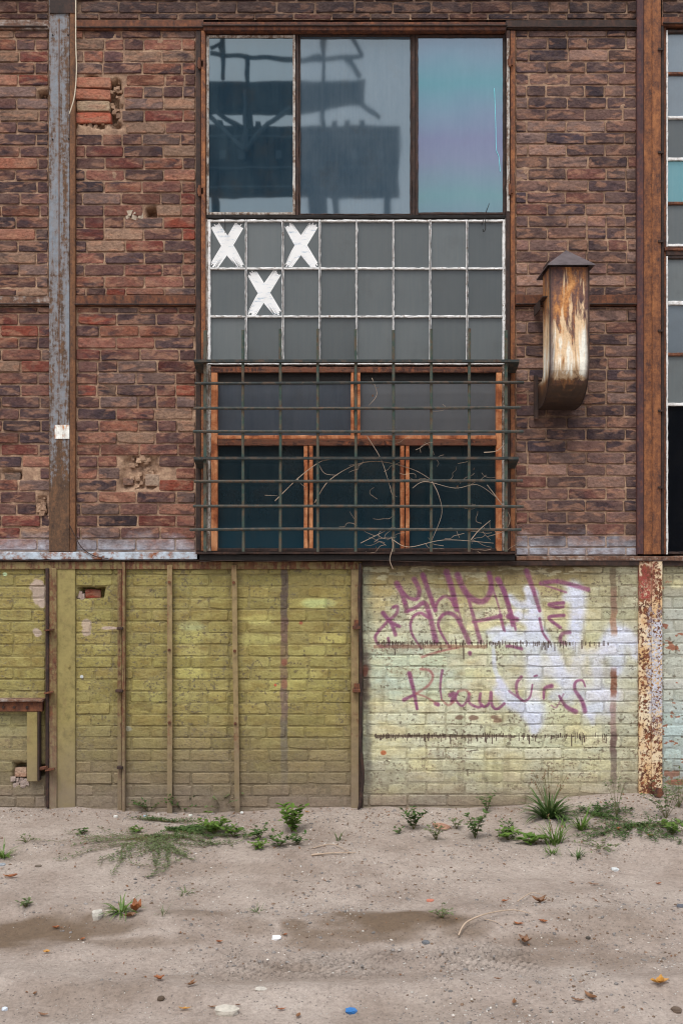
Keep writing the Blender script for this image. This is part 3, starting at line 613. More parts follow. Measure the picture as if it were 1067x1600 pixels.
# ------------------------------------------------------------------ brick walls
def brick_mesh(name, w, h, seed, cap=10, rag=1.0):
    r = random.Random(seed); hw, hh = w / 2, h / 2
    base = [(-hw, -hh * .7), (-hw * .96, -hh), (-hw * .35, -hh), (hw * .3, -hh), (hw * .96, -hh), (hw, -hh * .7), (hw, hh * .7), (hw * .95, hh), (0, hh), (-hw * .95, hh), (-hw, hh * .7)]
    o = [(x + r.uniform(-1, 1) * .0022 * rag, z + r.uniform(-1, 1) * .0019 * rag) for x, z in base]
    if r.random() < .3: i = r.choice([1, 4, 7, 9]); o[i] = (o[i][0] * .96, o[i][1] * .8)
    m = len(o); v = [(r.uniform(-.02, .02), r.uniform(-.001, .001), 0)]
    v += [(x * (1 - .004 / hw), r.uniform(-.0008, .0012), z * (1 - .0035 / hh)) for x, z in o] + [(x, .0035, z) for x, z in o] + [(x, .045, z) for x, z in o]
    f = [(0, 1 + i, 1 + (i + 1) % m) for i in range(m)]
    for L in (0, 1): f += [(1 + L * m + i, 1 + (L + 1) * m + i, 1 + (L + 1) * m + (i + 1) % m, 1 + L * m + (i + 1) % m) for i in range(m)]
    return v, f
BW, BH = .2415, .0655
VAR = {'long': [brick_mesh('b', BW, BH, i) for i in range(10)], 'half': [brick_mesh('b', BW / 2 - .004, BH, 50 + i) for i in range(6)]}
MESHES = {}
def get_brick(kind, i, mat):
    k_ = (kind, i, mat)
    if k_ not in MESHES:
        mb = MB(); mb.add(*VAR[kind][i]); MESHES[k_] = mb.mesh('brick'); MESHES[k_].materials.append(M[mat])
    return MESHES[k_]
PAL = [((78, 60, 62), 9), ((94, 68, 66), 15), ((108, 76, 70), 20), ((124, 80, 68), 18), ((138, 88, 70), 13), ((150, 102, 84), 11), ((140, 112, 94), 8), ((116, 94, 88), 12), ((108, 58, 50), 7), ((62, 50, 54), 4), ((138, 70, 54), 4)]
PALR = [((78, 62, 64), 14), ((92, 72, 71), 18), ((106, 82, 76), 22), ((120, 90, 82), 16), ((142, 112, 100), 12), ((130, 106, 98), 14), ((112, 74, 66), 8), ((66, 55, 61), 7)]
HOLES = []  # px, py, rx, ry, depth
def brick_wall(name, label, px0, px1, py0, py1, row0, jx, pitch=18.55, painted=False, pal=PAL, warm=1.0, skip=()):
    t = thing('brick_wall', label, 'wall', (X((px0 + px1) / 2), 0.05, Z(py1)))
    mname, bname = ('pmortar', 'pbrick') if painted else ('mortar', 'brick')
    off = .0024 if painted else .0085
    # mortar bed: fine uneven grid, hollowed where bricks are missing
    x0, x1, z0, z1 = X(px0), X(px1), Z(py1), Z(py0)
    st = .0115; xs = np.arange(x0, x1 + st, st); xs[-1] = x1; zs = np.arange(z0, z1 + st, st); zs[-1] = z1
    A, B = np.meshgrid(xs, zs)
    amp = .0065 if painted else .010
    Yd = off + (fbm(A * 26, B * 26, 11, 3) - .5) * amp + (fbm(A * 5, B * 5, 12, 2) - .5) * .005
    PXg, PYg = A * S + CX, (Z(0) - B) * S
    for (hx, hy, rx, ry, dep) in HOLES:
        d = np.maximum(np.abs(PXg - hx) / rx, np.abs(PYg - hy) / ry) + (fbm(A * 22, B * 22, 21, 3) - .5) * .55
        Yd = np.where(d < 1.3, np.maximum(Yd, Yd + dep * (1 - sstep(.75, 1.02, d)) * (.7 + .6 * fbm(A * 40, B * 40, 5, 2))), Yd)
    v = np.stack([A, Yd, B], -1).reshape(-1, 3); nx_, nz_ = len(xs), len(zs)
    ix = np.arange(nx_ * nz_).reshape(nz_, nx_); f = np.stack([ix[:-1, :-1], ix[:-1, 1:], ix[1:, 1:], ix[1:, :-1]], -1).reshape(-1, 4)
    link('mortar', np_mesh('mortar', v, f), M[mname], t)
    rows = []; k0 = int(math.floor((py0 - row0) / pitch)); y = row0 + k0 * pitch; k_ = k0
    outer = MB(); tints = []
    while y < py1 - 2:
        a, b = max(y, py0), min(y + pitch, py1)
        if b - a > 3.5:
            e = jx + (30.5 if k_ % 2 else 0) + random.uniform(-2.5, 2.5)
            x = e - math.ceil((e - px0) / 61.0) * 61.0
            while x < px1 - 1:
                w = 61 + random.uniform(-1.5, 1.5)
                segs = [(x, x + w)]
                if random.random() < .10: segs = [(x, x + w / 2), (x + w / 2, x + w)]
                for s0, s1 in segs:
                    s0c, s1c = max(s0, px0), min(s1, px1)
                    if s1c - s0c < 5: continue
                    cx, cy = (s0c + s1c) / 2, (a + b) / 2
                    if any(abs(cx - hx) < rx * 1.0 + 2 and abs(cy - hy) < ry * 1.0 + 2 for hx, hy, rx, ry, _ in HOLES): continue
                    # trim bricks that run into a hole
                    for hx, hy, rx, ry, _ in HOLES:
                        if abs(cy - hy) < ry + 1 and s1c > hx - rx and s0c < hx + rx:
                            if cx < hx: s1c = hx - rx
                            else: s0c = hx + rx
                    if s1c - s0c < 6: continue
                    cx = (s0c + s1c) / 2
                    wl = (s1c - s0c) / S - .0105; hl = (b - a) / S - .0105
                    kind = 'long' if wl > .17 else 'half'; i = random.randrange(len(VAR[kind]))
                    sc = (wl / (BW if kind == 'long' else BW / 2 - .004), 1, hl / BH)
                    if painted: g = random.choice([.88, .94, .98, 1.0, 1.03, 1.08]); colr = (g * random.uniform(.97, 1.03), g, g * random.uniform(.93, 1.05), 1)
                    else:
                        c_ = random.choices([p[0] for p in pal], [p[1] for p in pal])[0]; j = random.choice([random.uniform(.46, .7), random.uniform(.62, .9), random.uniform(.74, 1.06)])
                        if cy < 32: j *= .6
                        colr = (*[q * j for q in C(*c_)[:3]], random.choice([.1, .5, .8, 1, 1]))
                    yj = random.gauss(0, .0013 if painted else .0026) - (.0008 if painted else 0); ry_ = random.gauss(0, .006)
                    pos = Vector((X(cx), yj, Z(cy) + random.gauss(0, .0006)))
                    if s1c < -2 or s0c > 1069 or b < -2:
                        Mx = Matrix.Translation(pos) @ Matrix.Diagonal((*sc, 1)); vv, ff = VAR[kind][i]
                        outer.add([Mx @ Vector(q) for q in vv], ff); tints += [colr] * len(ff)
                    else:
                        o = bpy.data.objects.new('brick', get_brick(kind, i, bname)); COL.objects.link(o)
                        o.parent = t; o.matrix_parent_inverse = Matrix.Translation(t.location).inverted()
                        o.location = pos; o.scale = sc; o.rotation_euler = (random.gauss(0, .006), ry_, random.gauss(0, .004)); o.color = colr
                x += w
        y += pitch; k_ += 1
    if outer.v:
        m = outer.mesh('brick')
        at = m.attributes.new('tint', 'FLOAT_COLOR', 'FACE'); at.data.foreach_set('color', np.array(tints, np.float32).ravel())
        o = link('brick', m, M['pbrick' if painted else 'brick_far'], t, kind='stuff')
    return t
def loose(t, px, py, wpx, hpx, col, depth=.0, rot=0, mat='brick', streak=.0, name='brick'):
    o = bpy.data.objects.new(name, get_brick('long' if wpx > 40 else 'half', random.randrange(6), mat)); COL.objects.link(o)
    o.parent = t; o.matrix_parent_inverse = Matrix.Translation(t.location).inverted()
    o.location = (X(px), depth, Z(py)); o.scale = (wpx / S / (BW if wpx > 40 else BW / 2 - .004), 1, hpx / S / BH); o.rotation_euler = (random.gauss(0, .03), rot, random.gauss(0, .05)); o.color = (*C(*col)[:3], streak)
    return o
def rubble(t, px, py, rx, ry, n, depth=.0, mat='mortar', size=.02):
    mb = MB(); size *= 1.25; n = int(n * .7)
    for _ in range(n):
        c = W(px + random.uniform(-rx, rx), py + random.uniform(-ry, ry)); c.y = depth + size * .55 + random.uniform(-.002, .012); s = random.uniform(.4, 1) * size
        pts = []
        for a in [(-1, -1, -1), (1, -1, -1), (1, 1, -1), (-1, 1, -1), (-1, -1, 1), (1, -1, 1), (1, 1, 1), (-1, 1, 1)]:
            pts.append(c + Vector([q * s * random.uniform(.45, 1) for q in a]))
        mb.add(pts, [(0, 1, 5, 4), (1, 2, 6, 5), (2, 3, 7, 6), (3, 0, 4, 7), (4, 5, 6, 7), (3, 2, 1, 0)])
    return mb.obj('mortar_rubble', M[mat], t, kind='stuff')

HOLES[:] = [(153, 158, 37, 40, .07), (236, 333, 8, 10, .09), (218, 738, 30, 27, .028), (67, 150, 8, 9, .10), (20, 743, 17, 9, .03), (66, 790, 9, 18, .02),
            (142, 927, 22, 10, .07), (33, 1210, 12, 19, .07), (66, 1205, 7, 10, .07)]
wtl = brick_wall('', 'weathered brown brick panel left of the blue grey column, above the middle rail', -260, 76, 47, 462, 60, 58)
wbl = brick_wall('', 'weathered brick panel left of the blue grey column, below the middle rail', -260, 79, 479, 862, 489.3, 31)
wtm = brick_wall('', 'brick panel with a hole of bare orange bricks between column and large window', 118, 306, 47, 462, 60, 163)
wbm = brick_wall('', 'brick panel with a broken mortar patch left of the barred window', 119, 306, 479, 862, 489.3, 184)
wtr = brick_wall('', 'purplish brick panel between the large window and orange column, above the duct', 805, 994, 47, 462, 58.2, 855, pal=PALR)
wbr = brick_wall('', 'purplish brick panel around and below the rusty duct', 805, 996, 479, 868, 484, 855, pal=PALR)
wts = brick_wall('', 'dark brick course above the window lintel along the top edge', 119, 994, -130, 30, 1.5, 187, pal=[(p[0], p[1]) for p in PALR])
wt0 = brick_wall('', 'dark brick courses in the upper left corner beside the column', -260, 76, -130, 30, 1.5, 30)
wt1 = brick_wall('', 'dark brick courses in the upper right corner beyond the orange column', 1034, 1330, -130, 34, 1.5, 1090, pal=PALR)
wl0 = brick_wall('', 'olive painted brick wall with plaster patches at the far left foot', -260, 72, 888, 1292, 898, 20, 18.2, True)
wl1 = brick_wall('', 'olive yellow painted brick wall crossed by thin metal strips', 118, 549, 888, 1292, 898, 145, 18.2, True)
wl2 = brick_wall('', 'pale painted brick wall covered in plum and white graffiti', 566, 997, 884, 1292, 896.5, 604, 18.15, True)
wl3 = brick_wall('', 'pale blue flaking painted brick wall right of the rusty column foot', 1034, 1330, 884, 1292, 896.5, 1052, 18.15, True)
# repairs and breaks
for i, (c_, w_) in enumerate([((158, 104, 84), 54), ((150, 96, 76), 55), ((150, 128, 106), 52), ((158, 86, 66), 55)]):
    loose(wtm, 145.5 + random.uniform(-1, 1), 128 + i * 18.4, w_, 15.5, c_, .002 + random.uniform(0, .004))
rubble(wtm, 146, 194, 26, 3, 26, .012, size=.011); rubble(wtm, 181, 160, 8, 36, 24, .022, size=.016); rubble(wtm, 211, 336, 11, 6, 14, -.004, 'concrete', .022)
rubble(wbm, 222, 735, 16, 24, 46, .006, size=.017); loose(wbm, 238, 750, 22, 19, (140, 120, 104), .006); loose(wbm, 200, 752, 16, 12, (98, 78, 70), .012)
loose(wbl, 18, 745, 26, 13, (96, 82, 74), .018); rubble(wbl, 67, 792, 6, 15, 26, -.002, size=.016); rubble(wtl, 66, 150, 5, 5, 6, .05, 'mortar', .014)
loose(wl1, 144, 928, 24, 14, (122, 52, 36), .03); rubble(wl1, 125, 931, 5, 4, 8, .012)
loose(wl0, 31, 1208, 19, 15, (176, 148, 128), .02); rubble(wl0, 30, 1222, 12, 6, 22, -.004, size=.016)

# solid building behind the facade
mb = MB(); x0, x1, z1 = X(-262), X(1332), Z(-130)
mb.box(x0, x1, .35, .37, -.3, z1); ob = mb.obj('interior_wall', M['void'], kind='structure'); ob['label'] = 'dark interior behind the windows'
mb = MB(); mb.box(x0, x1, -.06, .37, z1 + .001, z1 + .12, c=.01); ob = mb.obj('roof_slab', M['concrete'], kind='structure'); ob['label'] = 'roof edge above the brick facade'
mb = MB(); mb.box(x0 - .03, x0 - .002, .03, .37, -.3, z1).box(x1 + .002, x1 + .03, .03, .37, -.3, z1); ob = mb.obj('gable_wall', M['mortar'], kind='structure'); ob['label'] = 'plain end of the brick facade'

# ------------------------------------------------------------------ steel frame
def col_bolts(t, pts, y, mat='rust_dark', r=.006, name='bolt'):
    for px, py in pts:
        mb = MB(); c = W(px, py, y); mb.tube([c + Vector((0, .004, 0)), c + Vector((0, -r * .9, 0))], r, 6); mb.obj(name, M[mat], t)
cl = thing('steel_column', 'blue grey painted steel column with rust streaks, olive below the ledge', 'column', W(97, 1265, 0))
mb = MB(); pbox(mb, 77, 109, -130, 862, -.014, .05, .003); mb.obj('web_plate', M['col_left'], cl)
mb = MB(); pbox(mb, 109.3, 118, -130, 862, -.020, .05, .003); mb.obj('flange', M['col_left_edge'], cl)
mb = MB(); pbox(mb, 92.2, 93.4, 30, 600, -.0165, 0).obj('seam', M['col_left_edge'], cl)
mb = MB(); pbox(mb, 78, 118, -130, 20, -.024, -.0145); mb.obj('dark_top_plate', M['rust_dark'], cl)  # darker plate across the column top
col_bolts(cl, [(83, 55), (107, 55), (83, 218), (108, 217)], -.015, 'black', .005, 'rivet_hole')
mb = MB(); pbox(mb, 89.5, 118, 888, 1292, -.010, .05, .003); mb.obj('lower_plate', M['olive_plate'], cl)
mb = MB(); pbox(mb, 77, 89, 888, 1292, -.022, .05, .004); mb.obj('lower_flange', M['olive_rust'], cl)
mb = MB(); pbox(mb, 71.5, 76.6, 888, 1262, -.030, .05, .002); mb.obj('rusty_angle', M['rust_dark'], cl)
for py, dx in [(985, 0), (1083, -1), (1203, 1)]:
    mb = MB(); c = W(78 + dx, py, -.055); mb.add([c + Vector(q) for q in [(-.034, .03, -.006), (.022, .03, .002), (.034, -.03, .006), (-.022, -.035, -.002), (-.034, .03, .002), (.022, .03, .010), (.034, -.03, .014), (-.022, -.035, .006)]],
        [(0, 1, 2, 3), (7, 6, 5, 4), (0, 4, 5, 1), (1, 5, 6, 2), (2, 6, 7, 3), (3, 7, 4, 0)]); mb.obj('cleat', M['rust'], cl)
col_bolts(cl, [(108.5, 1041)], -.011, 'olive', .009)
cr_ = thing('steel_column', 'orange rusted steel column right of the duct, peeling white paint below', 'column', W(1015, 1250, 0))
mb = MB(); pbox(mb, 995, 1005, -130, 866, -.030, .05, .003); mb.obj('flange', M['col_right_dark'], cr_)
mb = MB(); pbox(mb, 1005.3, 1018, -130, 866, -.016, .05); mb.obj('web_plate', M['col_right'], cr_)
mb = MB(); pbox(mb, 1018.3, 1032, -130, 866, -.024, .05, .003); mb.obj('flange', M['col_right'], cr_)
def mat_lower_right():
    n = N('cream_red_white_peeling'); f = n.noise(52, 5, None, .7); g = n.noise(14, 5, n.map(n.geo, (1.2, 1, .6)), .65)
    v = n.math('ADD', n.math('MULTIPLY', f, .6), n.math('MULTIPLY', g, .4))
    rust = n.ramp(n.noise(30, 4), [(.3, C(70, 44, 38)), (.55, C(112, 68, 48)), (.75, C(150, 92, 58))])
    cream = n.ramp(n.noise(9, 4), [(.35, C(196, 160, 116)), (.65, C(214, 198, 170))])
    z = n.n('ShaderNodeMapRange'); n.set(z.inputs[0], n.sep()[2]); z.inputs[1].default_value = Z(1240); z.inputs[2].default_value = Z(880)
    zz = n.math('ADD', z.outputs[0], n.math('MULTIPLY', n.math('SUBTRACT', g, .5), .5))
    x = n.math('ADD', xfac(n, 997, 1035), n.math('MULTIPLY', n.math('SUBTRACT', n.noise(10, 3), .5), .9))
    peel = n.math('MULTIPLY', n.ramp(zz, [(.22, 0), (.4, 1), (.72, 1), (.80, 0)]), n.step(x, .25, .5))
    peel = n.math('MULTIPLY', peel, n.step(n.noise(70, 4, n.vadd(n.geo, (5, 5, 5)), .6), .47, .50))
    red = n.math('MULTIPLY', n.ramp(zz, [(.80, 0), (.86, 1), (.96, 1), (1, .3)]), n.step(x, .7, .4))
    col = n.mix(n.step(v, .475, .50), rust, cream); col = n.mix(n.math('MULTIPLY', red, n.step(f, .42, .5)), col, C(140, 66, 58)); col = n.mix(peel, col, C(188, 188, 198))
    return n.done(n.bsdf(col, .7, n.bump(n.math('ADD', n.step(v, .475, .5), peel), .7, .004), .3))
M['low_right'] = mat_lower_right()
mb = MB(); pbox(mb, 998, 1017, 876.5, 1292, -.022, .05, .004); mb.obj('lower_plate', M['low_right'], cr_)
mb = MB(); pbox(mb, 1017.6, 1034.5, 876.5, 1292, -.030, .05, .004); mb.obj('lower_flange', M['low_right'], cr_)
def beam(label, px0, px1, py0, py1, y, mat, group=None, lip=True):
    t = thing('steel_beam', label, 'beam', W((px0 + px1) / 2, py1, 0), group)
    mb = MB(); pbox(mb, px0, px1, py0, py1, y, .05, rough=True, seg=.08, amp=.0008, c=.003); mb.obj('web_plate', M[mat], t)
    if lip:
        mb = MB(); mb.rough(X(px0), X(px1), y - .012, y + .002, Z(py1), Z(py1) + .008, .08, .0006, .002); mb.obj('bottom_flange', M['rust_dark'], t)
    return t
beam('top steel rail left of the blue grey column, with pale paint traces', -260, 76.5, 31, 45, -.016, 'ledge_r')
beam('top rusty rail between the blue grey column and large window', 118.5, 318, 31, 46, -.014, 'rust')
lt = beam('riveted rusty lintel over the large three pane window', 318.5, 790, 34, 47, -.045, 'rust_lintel')
col_bolts(lt, [(345 + i * 38.5, 40) for i in range(12)], -.046, 'rust', .005, 'rivet')
beam('top dark rusty rail between large window and orange column', 790.5, 994, 31, 45.5, -.014, 'rust_dark')
beam('top rusty rail over the windows at the right edge', 1033, 1330, 26, 40, -.018, 'rust')
beam('middle rail left of the blue grey column with pale worn paint', -260, 78, 463, 477, -.016, 'ledge_r')
beam('middle dark rusty rail between blue grey column and window jamb', 118.5, 306, 461.5, 477.5, -.014, 'rust')
beam('middle rusty rail passing behind the duct', 805, 994.5, 460.5, 477, -.014, 'rust')
# window jambs
jl = thing('window_jamb', 'rusty steel jamb left of the windows', 'window jamb', W(313, 862, 0))
mb = MB(); pbox(mb, 306, 314, 47.5, 861, -.012, .05, .003); mb.obj('angle_web', M['rust_dark'], jl); mb = MB(); pbox(mb, 314.3, 321, 47.5, 861, -.026, .05, .003); mb.obj('angle_flange', M['col_right'], jl)
jr = thing('window_jamb', 'rusty steel jamb right of the windows with white paint flakes', 'window jamb', W(797, 862, 0))
mb = MB(); pbox(mb, 797, 804.5, 47.5, 861, -.012, .05, .003); mb.obj('angle_flange', M['col_right'], jr); mb = MB(); pbox(mb, 790.5, 796.7, 47.5, 861, -.022, .05, .003); mb.obj('angle_web', M['rust_dark'], jr)
mb = MB(); pbox(mb, 791.5, 795.5, 60, 330, -.026, -.0225, rough=True, seg=.03, amp=.0014); mb.obj('white_putty_strip', M['white_jamb'], jr)
j3 = thing('window_jamb', 'dark rusty jamb beside the right edge windows', 'window jamb', W(1036, 866, 0))
mb = MB(); pbox(mb, 1032.5, 1036.5, 40, 866, -.014, .05, .002); mb.obj('angle_web', M['rust_dark'], j3); mb = MB(); pbox(mb, 1036.8, 1040, 40, 866, .004, .05); mb.obj('angle_flange', M['rust'], j3)
for py in (75, 236, 400 - 25, 515, 640 - 0, 760): mb = MB(); pbox(mb, 1028, 1036, py, py + 3, -.034, -.014); mb.obj('lug', M['rust_dark'], j3)

# ledge
le = thing('steel_ledge', 'long steel ledge between brick and painted wall, pale blue on the left', 'ledge', W(533, 890, 0))
mb = MB(); pbox(mb, -260, 308, 862.5, 874, -.040, .05, rough=True, seg=.05, amp=.0012, c=.004); mb.obj('blue_face', M['ledge'], le)
mb = MB(); pbox(mb, -260, 566, 877.5, 889.5, -.016, .05, rough=True, seg=.07, amp=.0008); mb.obj('lower_rail', M['olive_rust'], le)
mb = MB(); pbox(mb, -260, 320, 874.3, 877, -.034, .05, rough=True, seg=.05, amp=.001); mb.obj('lower_lip', M['rust_dark'], le)
mb = MB(); pbox(mb, 306, 806, 862, 866, -.085, .05, rough=True, seg=.05, amp=.001); mb.obj('sill_top', M['rust_dark'], le)
mb = MB(); pbox(mb, 312, 804, 866.4, 876, -.070, .05, rough=True, seg=.05, amp=.001); mb.obj('sill_face', M['black'], le)
mb = MB(); pbox(mb, 566, 997.5, 876.5, 884, -.03, .05, rough=True, seg=.05, amp=.001); mb.obj('right_under_rail', M['rust_dark'], le)
mb = MB(); pbox(mb, 806.5, 1330, 869, 875.8, -.036, .05, rough=True, seg=.05, amp=.0012); mb.obj('right_face', M['ledge_r'], le)
mb = MB(); pbox(mb, 1034, 1330, 876.2, 884, -.02, .05); mb.obj('right_under_rail', M['rust_dark'], le)
mb = MB(); mb.tube(curve3([W(312, 878, -.1), W(350, 876, -.10), (W(430, 877, -.10)), W(560, 875, -.1), W(700, 879, -.09), W(860, 877, -.08), W(1000, 876, -.06), W(1100, 877, -.06)], 10), .0022, 5)
tag(mb.obj('cable', M['rust_dark'], smooth=True), 'thin dark wire strung under the window sill along the ledge', 'cable')
mb = MB(); mb.tube(curve3([W(108, 818, -.03), W(118, 838, -.045), W(128, 855, -.05), W(146, 868, -.05), W(170, 873, -.05)], 8), .003, 5)
tag(mb.obj('rod', M['rust_dark'], smooth=True), 'bent thin rod leaning from the blue grey column onto the ledge', 'rod')
mb = MB(); mb.tube(curve3([W(119, -30, -.04), W(119, 60, -.045), W(120, 110, -.05), W(117, 150, -.05), W(109, 178, -.045)], 10), .0038, 6)
tag(mb.obj('cable', M['cable'], smooth=True), 'cut cream cable hanging down beside the blue grey column', 'cable')
sp = thing('sign_plate', 'small square white plate with rust stains on the blue grey column', 'plate', W(97.5, 675, -.015))
mb = MB(); pbox(mb, 86, 97.4, 664, 685.5, -.018, -.0142).box(X(97.7, -.018), X(109, -.018), -.0215, -.0142, Z(685.5, -.018), Z(664, -.018)); mb.obj('plate', M['plate'], sp)

# ------------------------------------------------------------------ lower wall uprights
def strip(label, a, b, w, mat, bolts, y=-.028, low=None):
    t = thing('metal_strip', label, 'metal strip', W((a[0] + b[0]) / 2, b[1], 0), 'narrow uprights on the olive wall')
    mb = MB(); n_ = 12; rs = []
    for i in range(n_ + 1):
        s = i / n_; cx = a[0] + (b[0] - a[0]) * s + random.gauss(0, .25); py = a[1] + (b[1] - a[1]) * s
        rs.append([W(cx - w / 2, py, .03), W(cx - w / 2, py, y + .002), W(cx - w / 2 + .8, py, y), W(cx + w / 2 - .8, py, y), W(cx + w / 2, py, y + .002), W(cx + w / 2, py, .03)])
    v = [q for r in rs for q in r]; f = [(i * 6 + j, i * 6 + 6 + j, i * 6 + 7 + j, i * 6 + 1 + j) for i in range(n_) for j in range(5)]
    mb.add(v, f + [(0, 1, 2, 3, 4, 5)]); mb.obj('bar', M[mat], t)
    col_bolts(t, bolts, y, 'rust', .010)
    return t
s1 = strip('thin olive strip with three rusty bolts, nearer the hole in the wall', (265.5, 883), (265.5, 1292), 8, 'tan_metal', [(265, 909.5), (265, 1015.5), (265, 1129)])
s2 = strip('slightly leaning thin strip with three bolts in the middle of the olive wall', (366, 883), (371.2, 1292), 8, 'tan_metal', [(365.5, 910), (367, 1017), (368, 1130.5)])
ac = thing('angle_iron', 'rusty angle iron with small cleats on the olive wall beside the hole', 'angle iron', W(190, 1275, 0))
mb = MB(); pbox(mb, 184, 190.5, 878, 1292, -.012, .03, .002); mb.obj('angle_web', M['olive_rust'], ac); mb = MB(); pbox(mb, 190.8, 195.5, 878, 1292, -.036, .03, .002); mb.obj('angle_flange', M['olive_rust'], ac)
for py in (982, 1080, 1200): mb = MB(); pbox(mb, 181 + random.uniform(-1, 2), 192, py - 2, py + 2, -.055, -.02, .002); mb.obj('cleat', M['rust_dark'], ac)
po = thing('steel_post', 'olive steel post dividing the olive wall from the graffiti wall', 'post', W(556, 1268, 0))
mb = MB(); pbox(mb, 548.5, 560.5, 889.7, 1292, -.018, .05, .003); mb.obj('web_plate', M['tan_metal'], po)
mb = MB(); pbox(mb, 560.8, 566, 884, 1262, -.010, .05, rough=True, seg=.04, amp=.002); mb.obj('broken_edge', M['rust_dark'], po)
for py in (980, 1079): mb = MB(); pbox(mb, 551, 563, py - 2, py + 3, -.06, -.016, .002).box(X(553), X(562), -.05, -.016, Z(py - 2), Z(py - 12)); mb.obj('clip', M['rust'], po)
mb = MB(); mb.tube(curve3([W(563, 880, -.045), W(561, 930, -.04), W(563, 1000, -.05), W(564, 1100, -.045), W(563, 1160, -.05), W(567, 1205, -.05), W(565, 1240, -.05), W(559, 1272, -.05)], 10), .0095, 7)
tag(mb.obj('rusty_pipe', M['rust_dark'], smooth=True), 'thin crooked rusty pipe running down the edge of the graffiti wall', 'pipe')
br = thing('bracket_frame', 'bent steel angle frame on the wall at the lower left edge', 'bracket', W(30, 1222, 0))
mb = MB(); pbox(mb, -60, 66, 1096, 1112, -.05, .02, .003); mb.obj('top_bar', M['rust'], br); mb = MB(); pbox(mb, -60, 67, 1093, 1096.5, -.075, .02, .002); mb.obj('top_flange', M['ledge_r'], br)
mb = MB(); pbox(mb, 42.5, 59, 1112.2, 1221, -.046, -.034, .002); mb.obj('hanging_leg', M['olive'], br); mb = MB(); pbox(mb, 59.2, 62, 1112.2, 1220, -.052, -.005); mb.obj('leg_flange', M['rust_dark'], br)
col_bolts(br, [(6, 1105), (23, 1105), (43, 1105)], -.051, 'rust_dark', .009)
mb = MB(); mb.tube([W(66, 1200, .02), W(64, 1201, -.04), W(74, 1199, -.06)], .012, 7); mb.obj('bolt_stub', M['rust'], br)
fb = thing('pipe_stub', 'short rusty bolt head at the foot of the right column', 'pipe stub', W(1029, 1242, -.06))
mb = MB(); mb.tube([W(1024, 1236, -.03), W(1028, 1238, -.09)], .026, 10); mb.obj('stub', M['rust'], fb); mb = MB(); mb.tube([W(1028, 1238, -.09), W(1028.6, 1238.4, -.102)], .033, 6); mb.obj('nut', M['rust'], fb)

# ------------------------------------------------------------------ windows
# large three-light window
w1 = thing('large_window', 'large three pane window with dark frames and a rainbow sheen on one pane', 'window', W(555, 338, 0))
mb = MB(); pbox(mb, 321.5, 790, 47.5, 53.5, .006, .06, rough=True, seg=.05, amp=.001); mb.obj('head_frame', M['rust_dark'], w1)
mb = MB(); pbox(mb, 321.5, 790, 336.2, 341, -.004, .06, rough=True, seg=.05, amp=.001); mb.obj('bottom_rail', M['black'], w1)
for a, b in [(462.2, 466.8), (643.2, 649)]: mb = MB(); pbox(mb, a, b, 53.7, 336, .004, .06, rough=True, seg=.05, amp=.001); mb.obj('mullion', M['rust_dark'], w1)
def sash(t, px0, px1, py0, py1, gm, fm, y=-.002, fw=4, pw=1.6, lab=None, wavy=.0):
    s_ = MB()
    for a in [(px0, px0 + fw, py0, py1), (px1 - fw, px1, py0, py1)]: pbox(s_, *a, y, .05, rough=True, seg=.04, amp=.0009)
    for a in [(px0 + fw, px1 - fw, py0, py0 + fw), (px0 + fw, px1 - fw, py1 - fw, py1)]: pbox(s_, *a, y + .0015, .05, rough=True, seg=.04, amp=.0009)
    so_ = s_.obj('sash_frame', M[fm], t)
    mb = MB(); yy = y + .012; mb.box(X(px0 + fw - 1, yy), X(px1 - fw + 1, yy), yy, yy + .006, Z(py1 - fw + 1, yy), Z(py0 + fw - 1, yy)); g = mb.obj('pane', M[gm], so_)
    if lab: g['label'] = lab
    return so_, g
sL, gL = sash(w1, 322.5, 461.5, 54.5, 335.5, 'glass_left', 'white_jamb', lab='clearest pane reflecting a dark industrial structure')
sM, gM = sash(w1, 467.2, 643, 54, 336, 'glass_mid', 'rust_dark', fw=2.4, y=.004, lab='dusty middle pane with a paler reflection')
sR, gR = sash(w1, 649.4, 789.6, 53.8, 335.5, 'glass_right', 'rust_dark', lab='pane with cyan and lilac sheen')
for px, py in [(312, 99), (312, 298), (796, 96), (796, 296)]:
    mb = MB(); c = W(px, py, -.03); mb.tube([c - Vector((0, 0, .035)), c + Vector((0, 0, .035))], .009, 7); mb.box(c.x - .015, c.x + .022, -.026, -.012, c.z - .02, c.z + .02); mb.obj('hinge', M['rust'], w1)
mb = MB(); mb.tube(curve3([W(752, 352, -.03), W(757, 338, -.035), W(764, 318, -.03)], 6), .0022, 5); mb.tube(curve3([W(757, 338, -.035), W(758, 350, -.04), W(758, 358, -.035), W(755, 362, -.03), W(754, 358, -.03)], 6), .0025, 5); mb.obj('hook', M['black'], w1)
mb = MB(); mb.tube(curve3([W(352, 332, -.015), W(352, 350, -.03), W(352, 364, -.03)], 6), .0025, 5); mb.obj('hook', M['black'], w1)
mb = MB(); mb.tube(curve3([W(772, 138, .007), W(774, 190, .007), W(775, 232, .007), W(779, 245, .007), W(781, 268, .007)], 6), .0022, 4); mb.obj('cyan_paint_run', mat_plain('cyan_run', (120, 205, 215), .4, .1), sR)
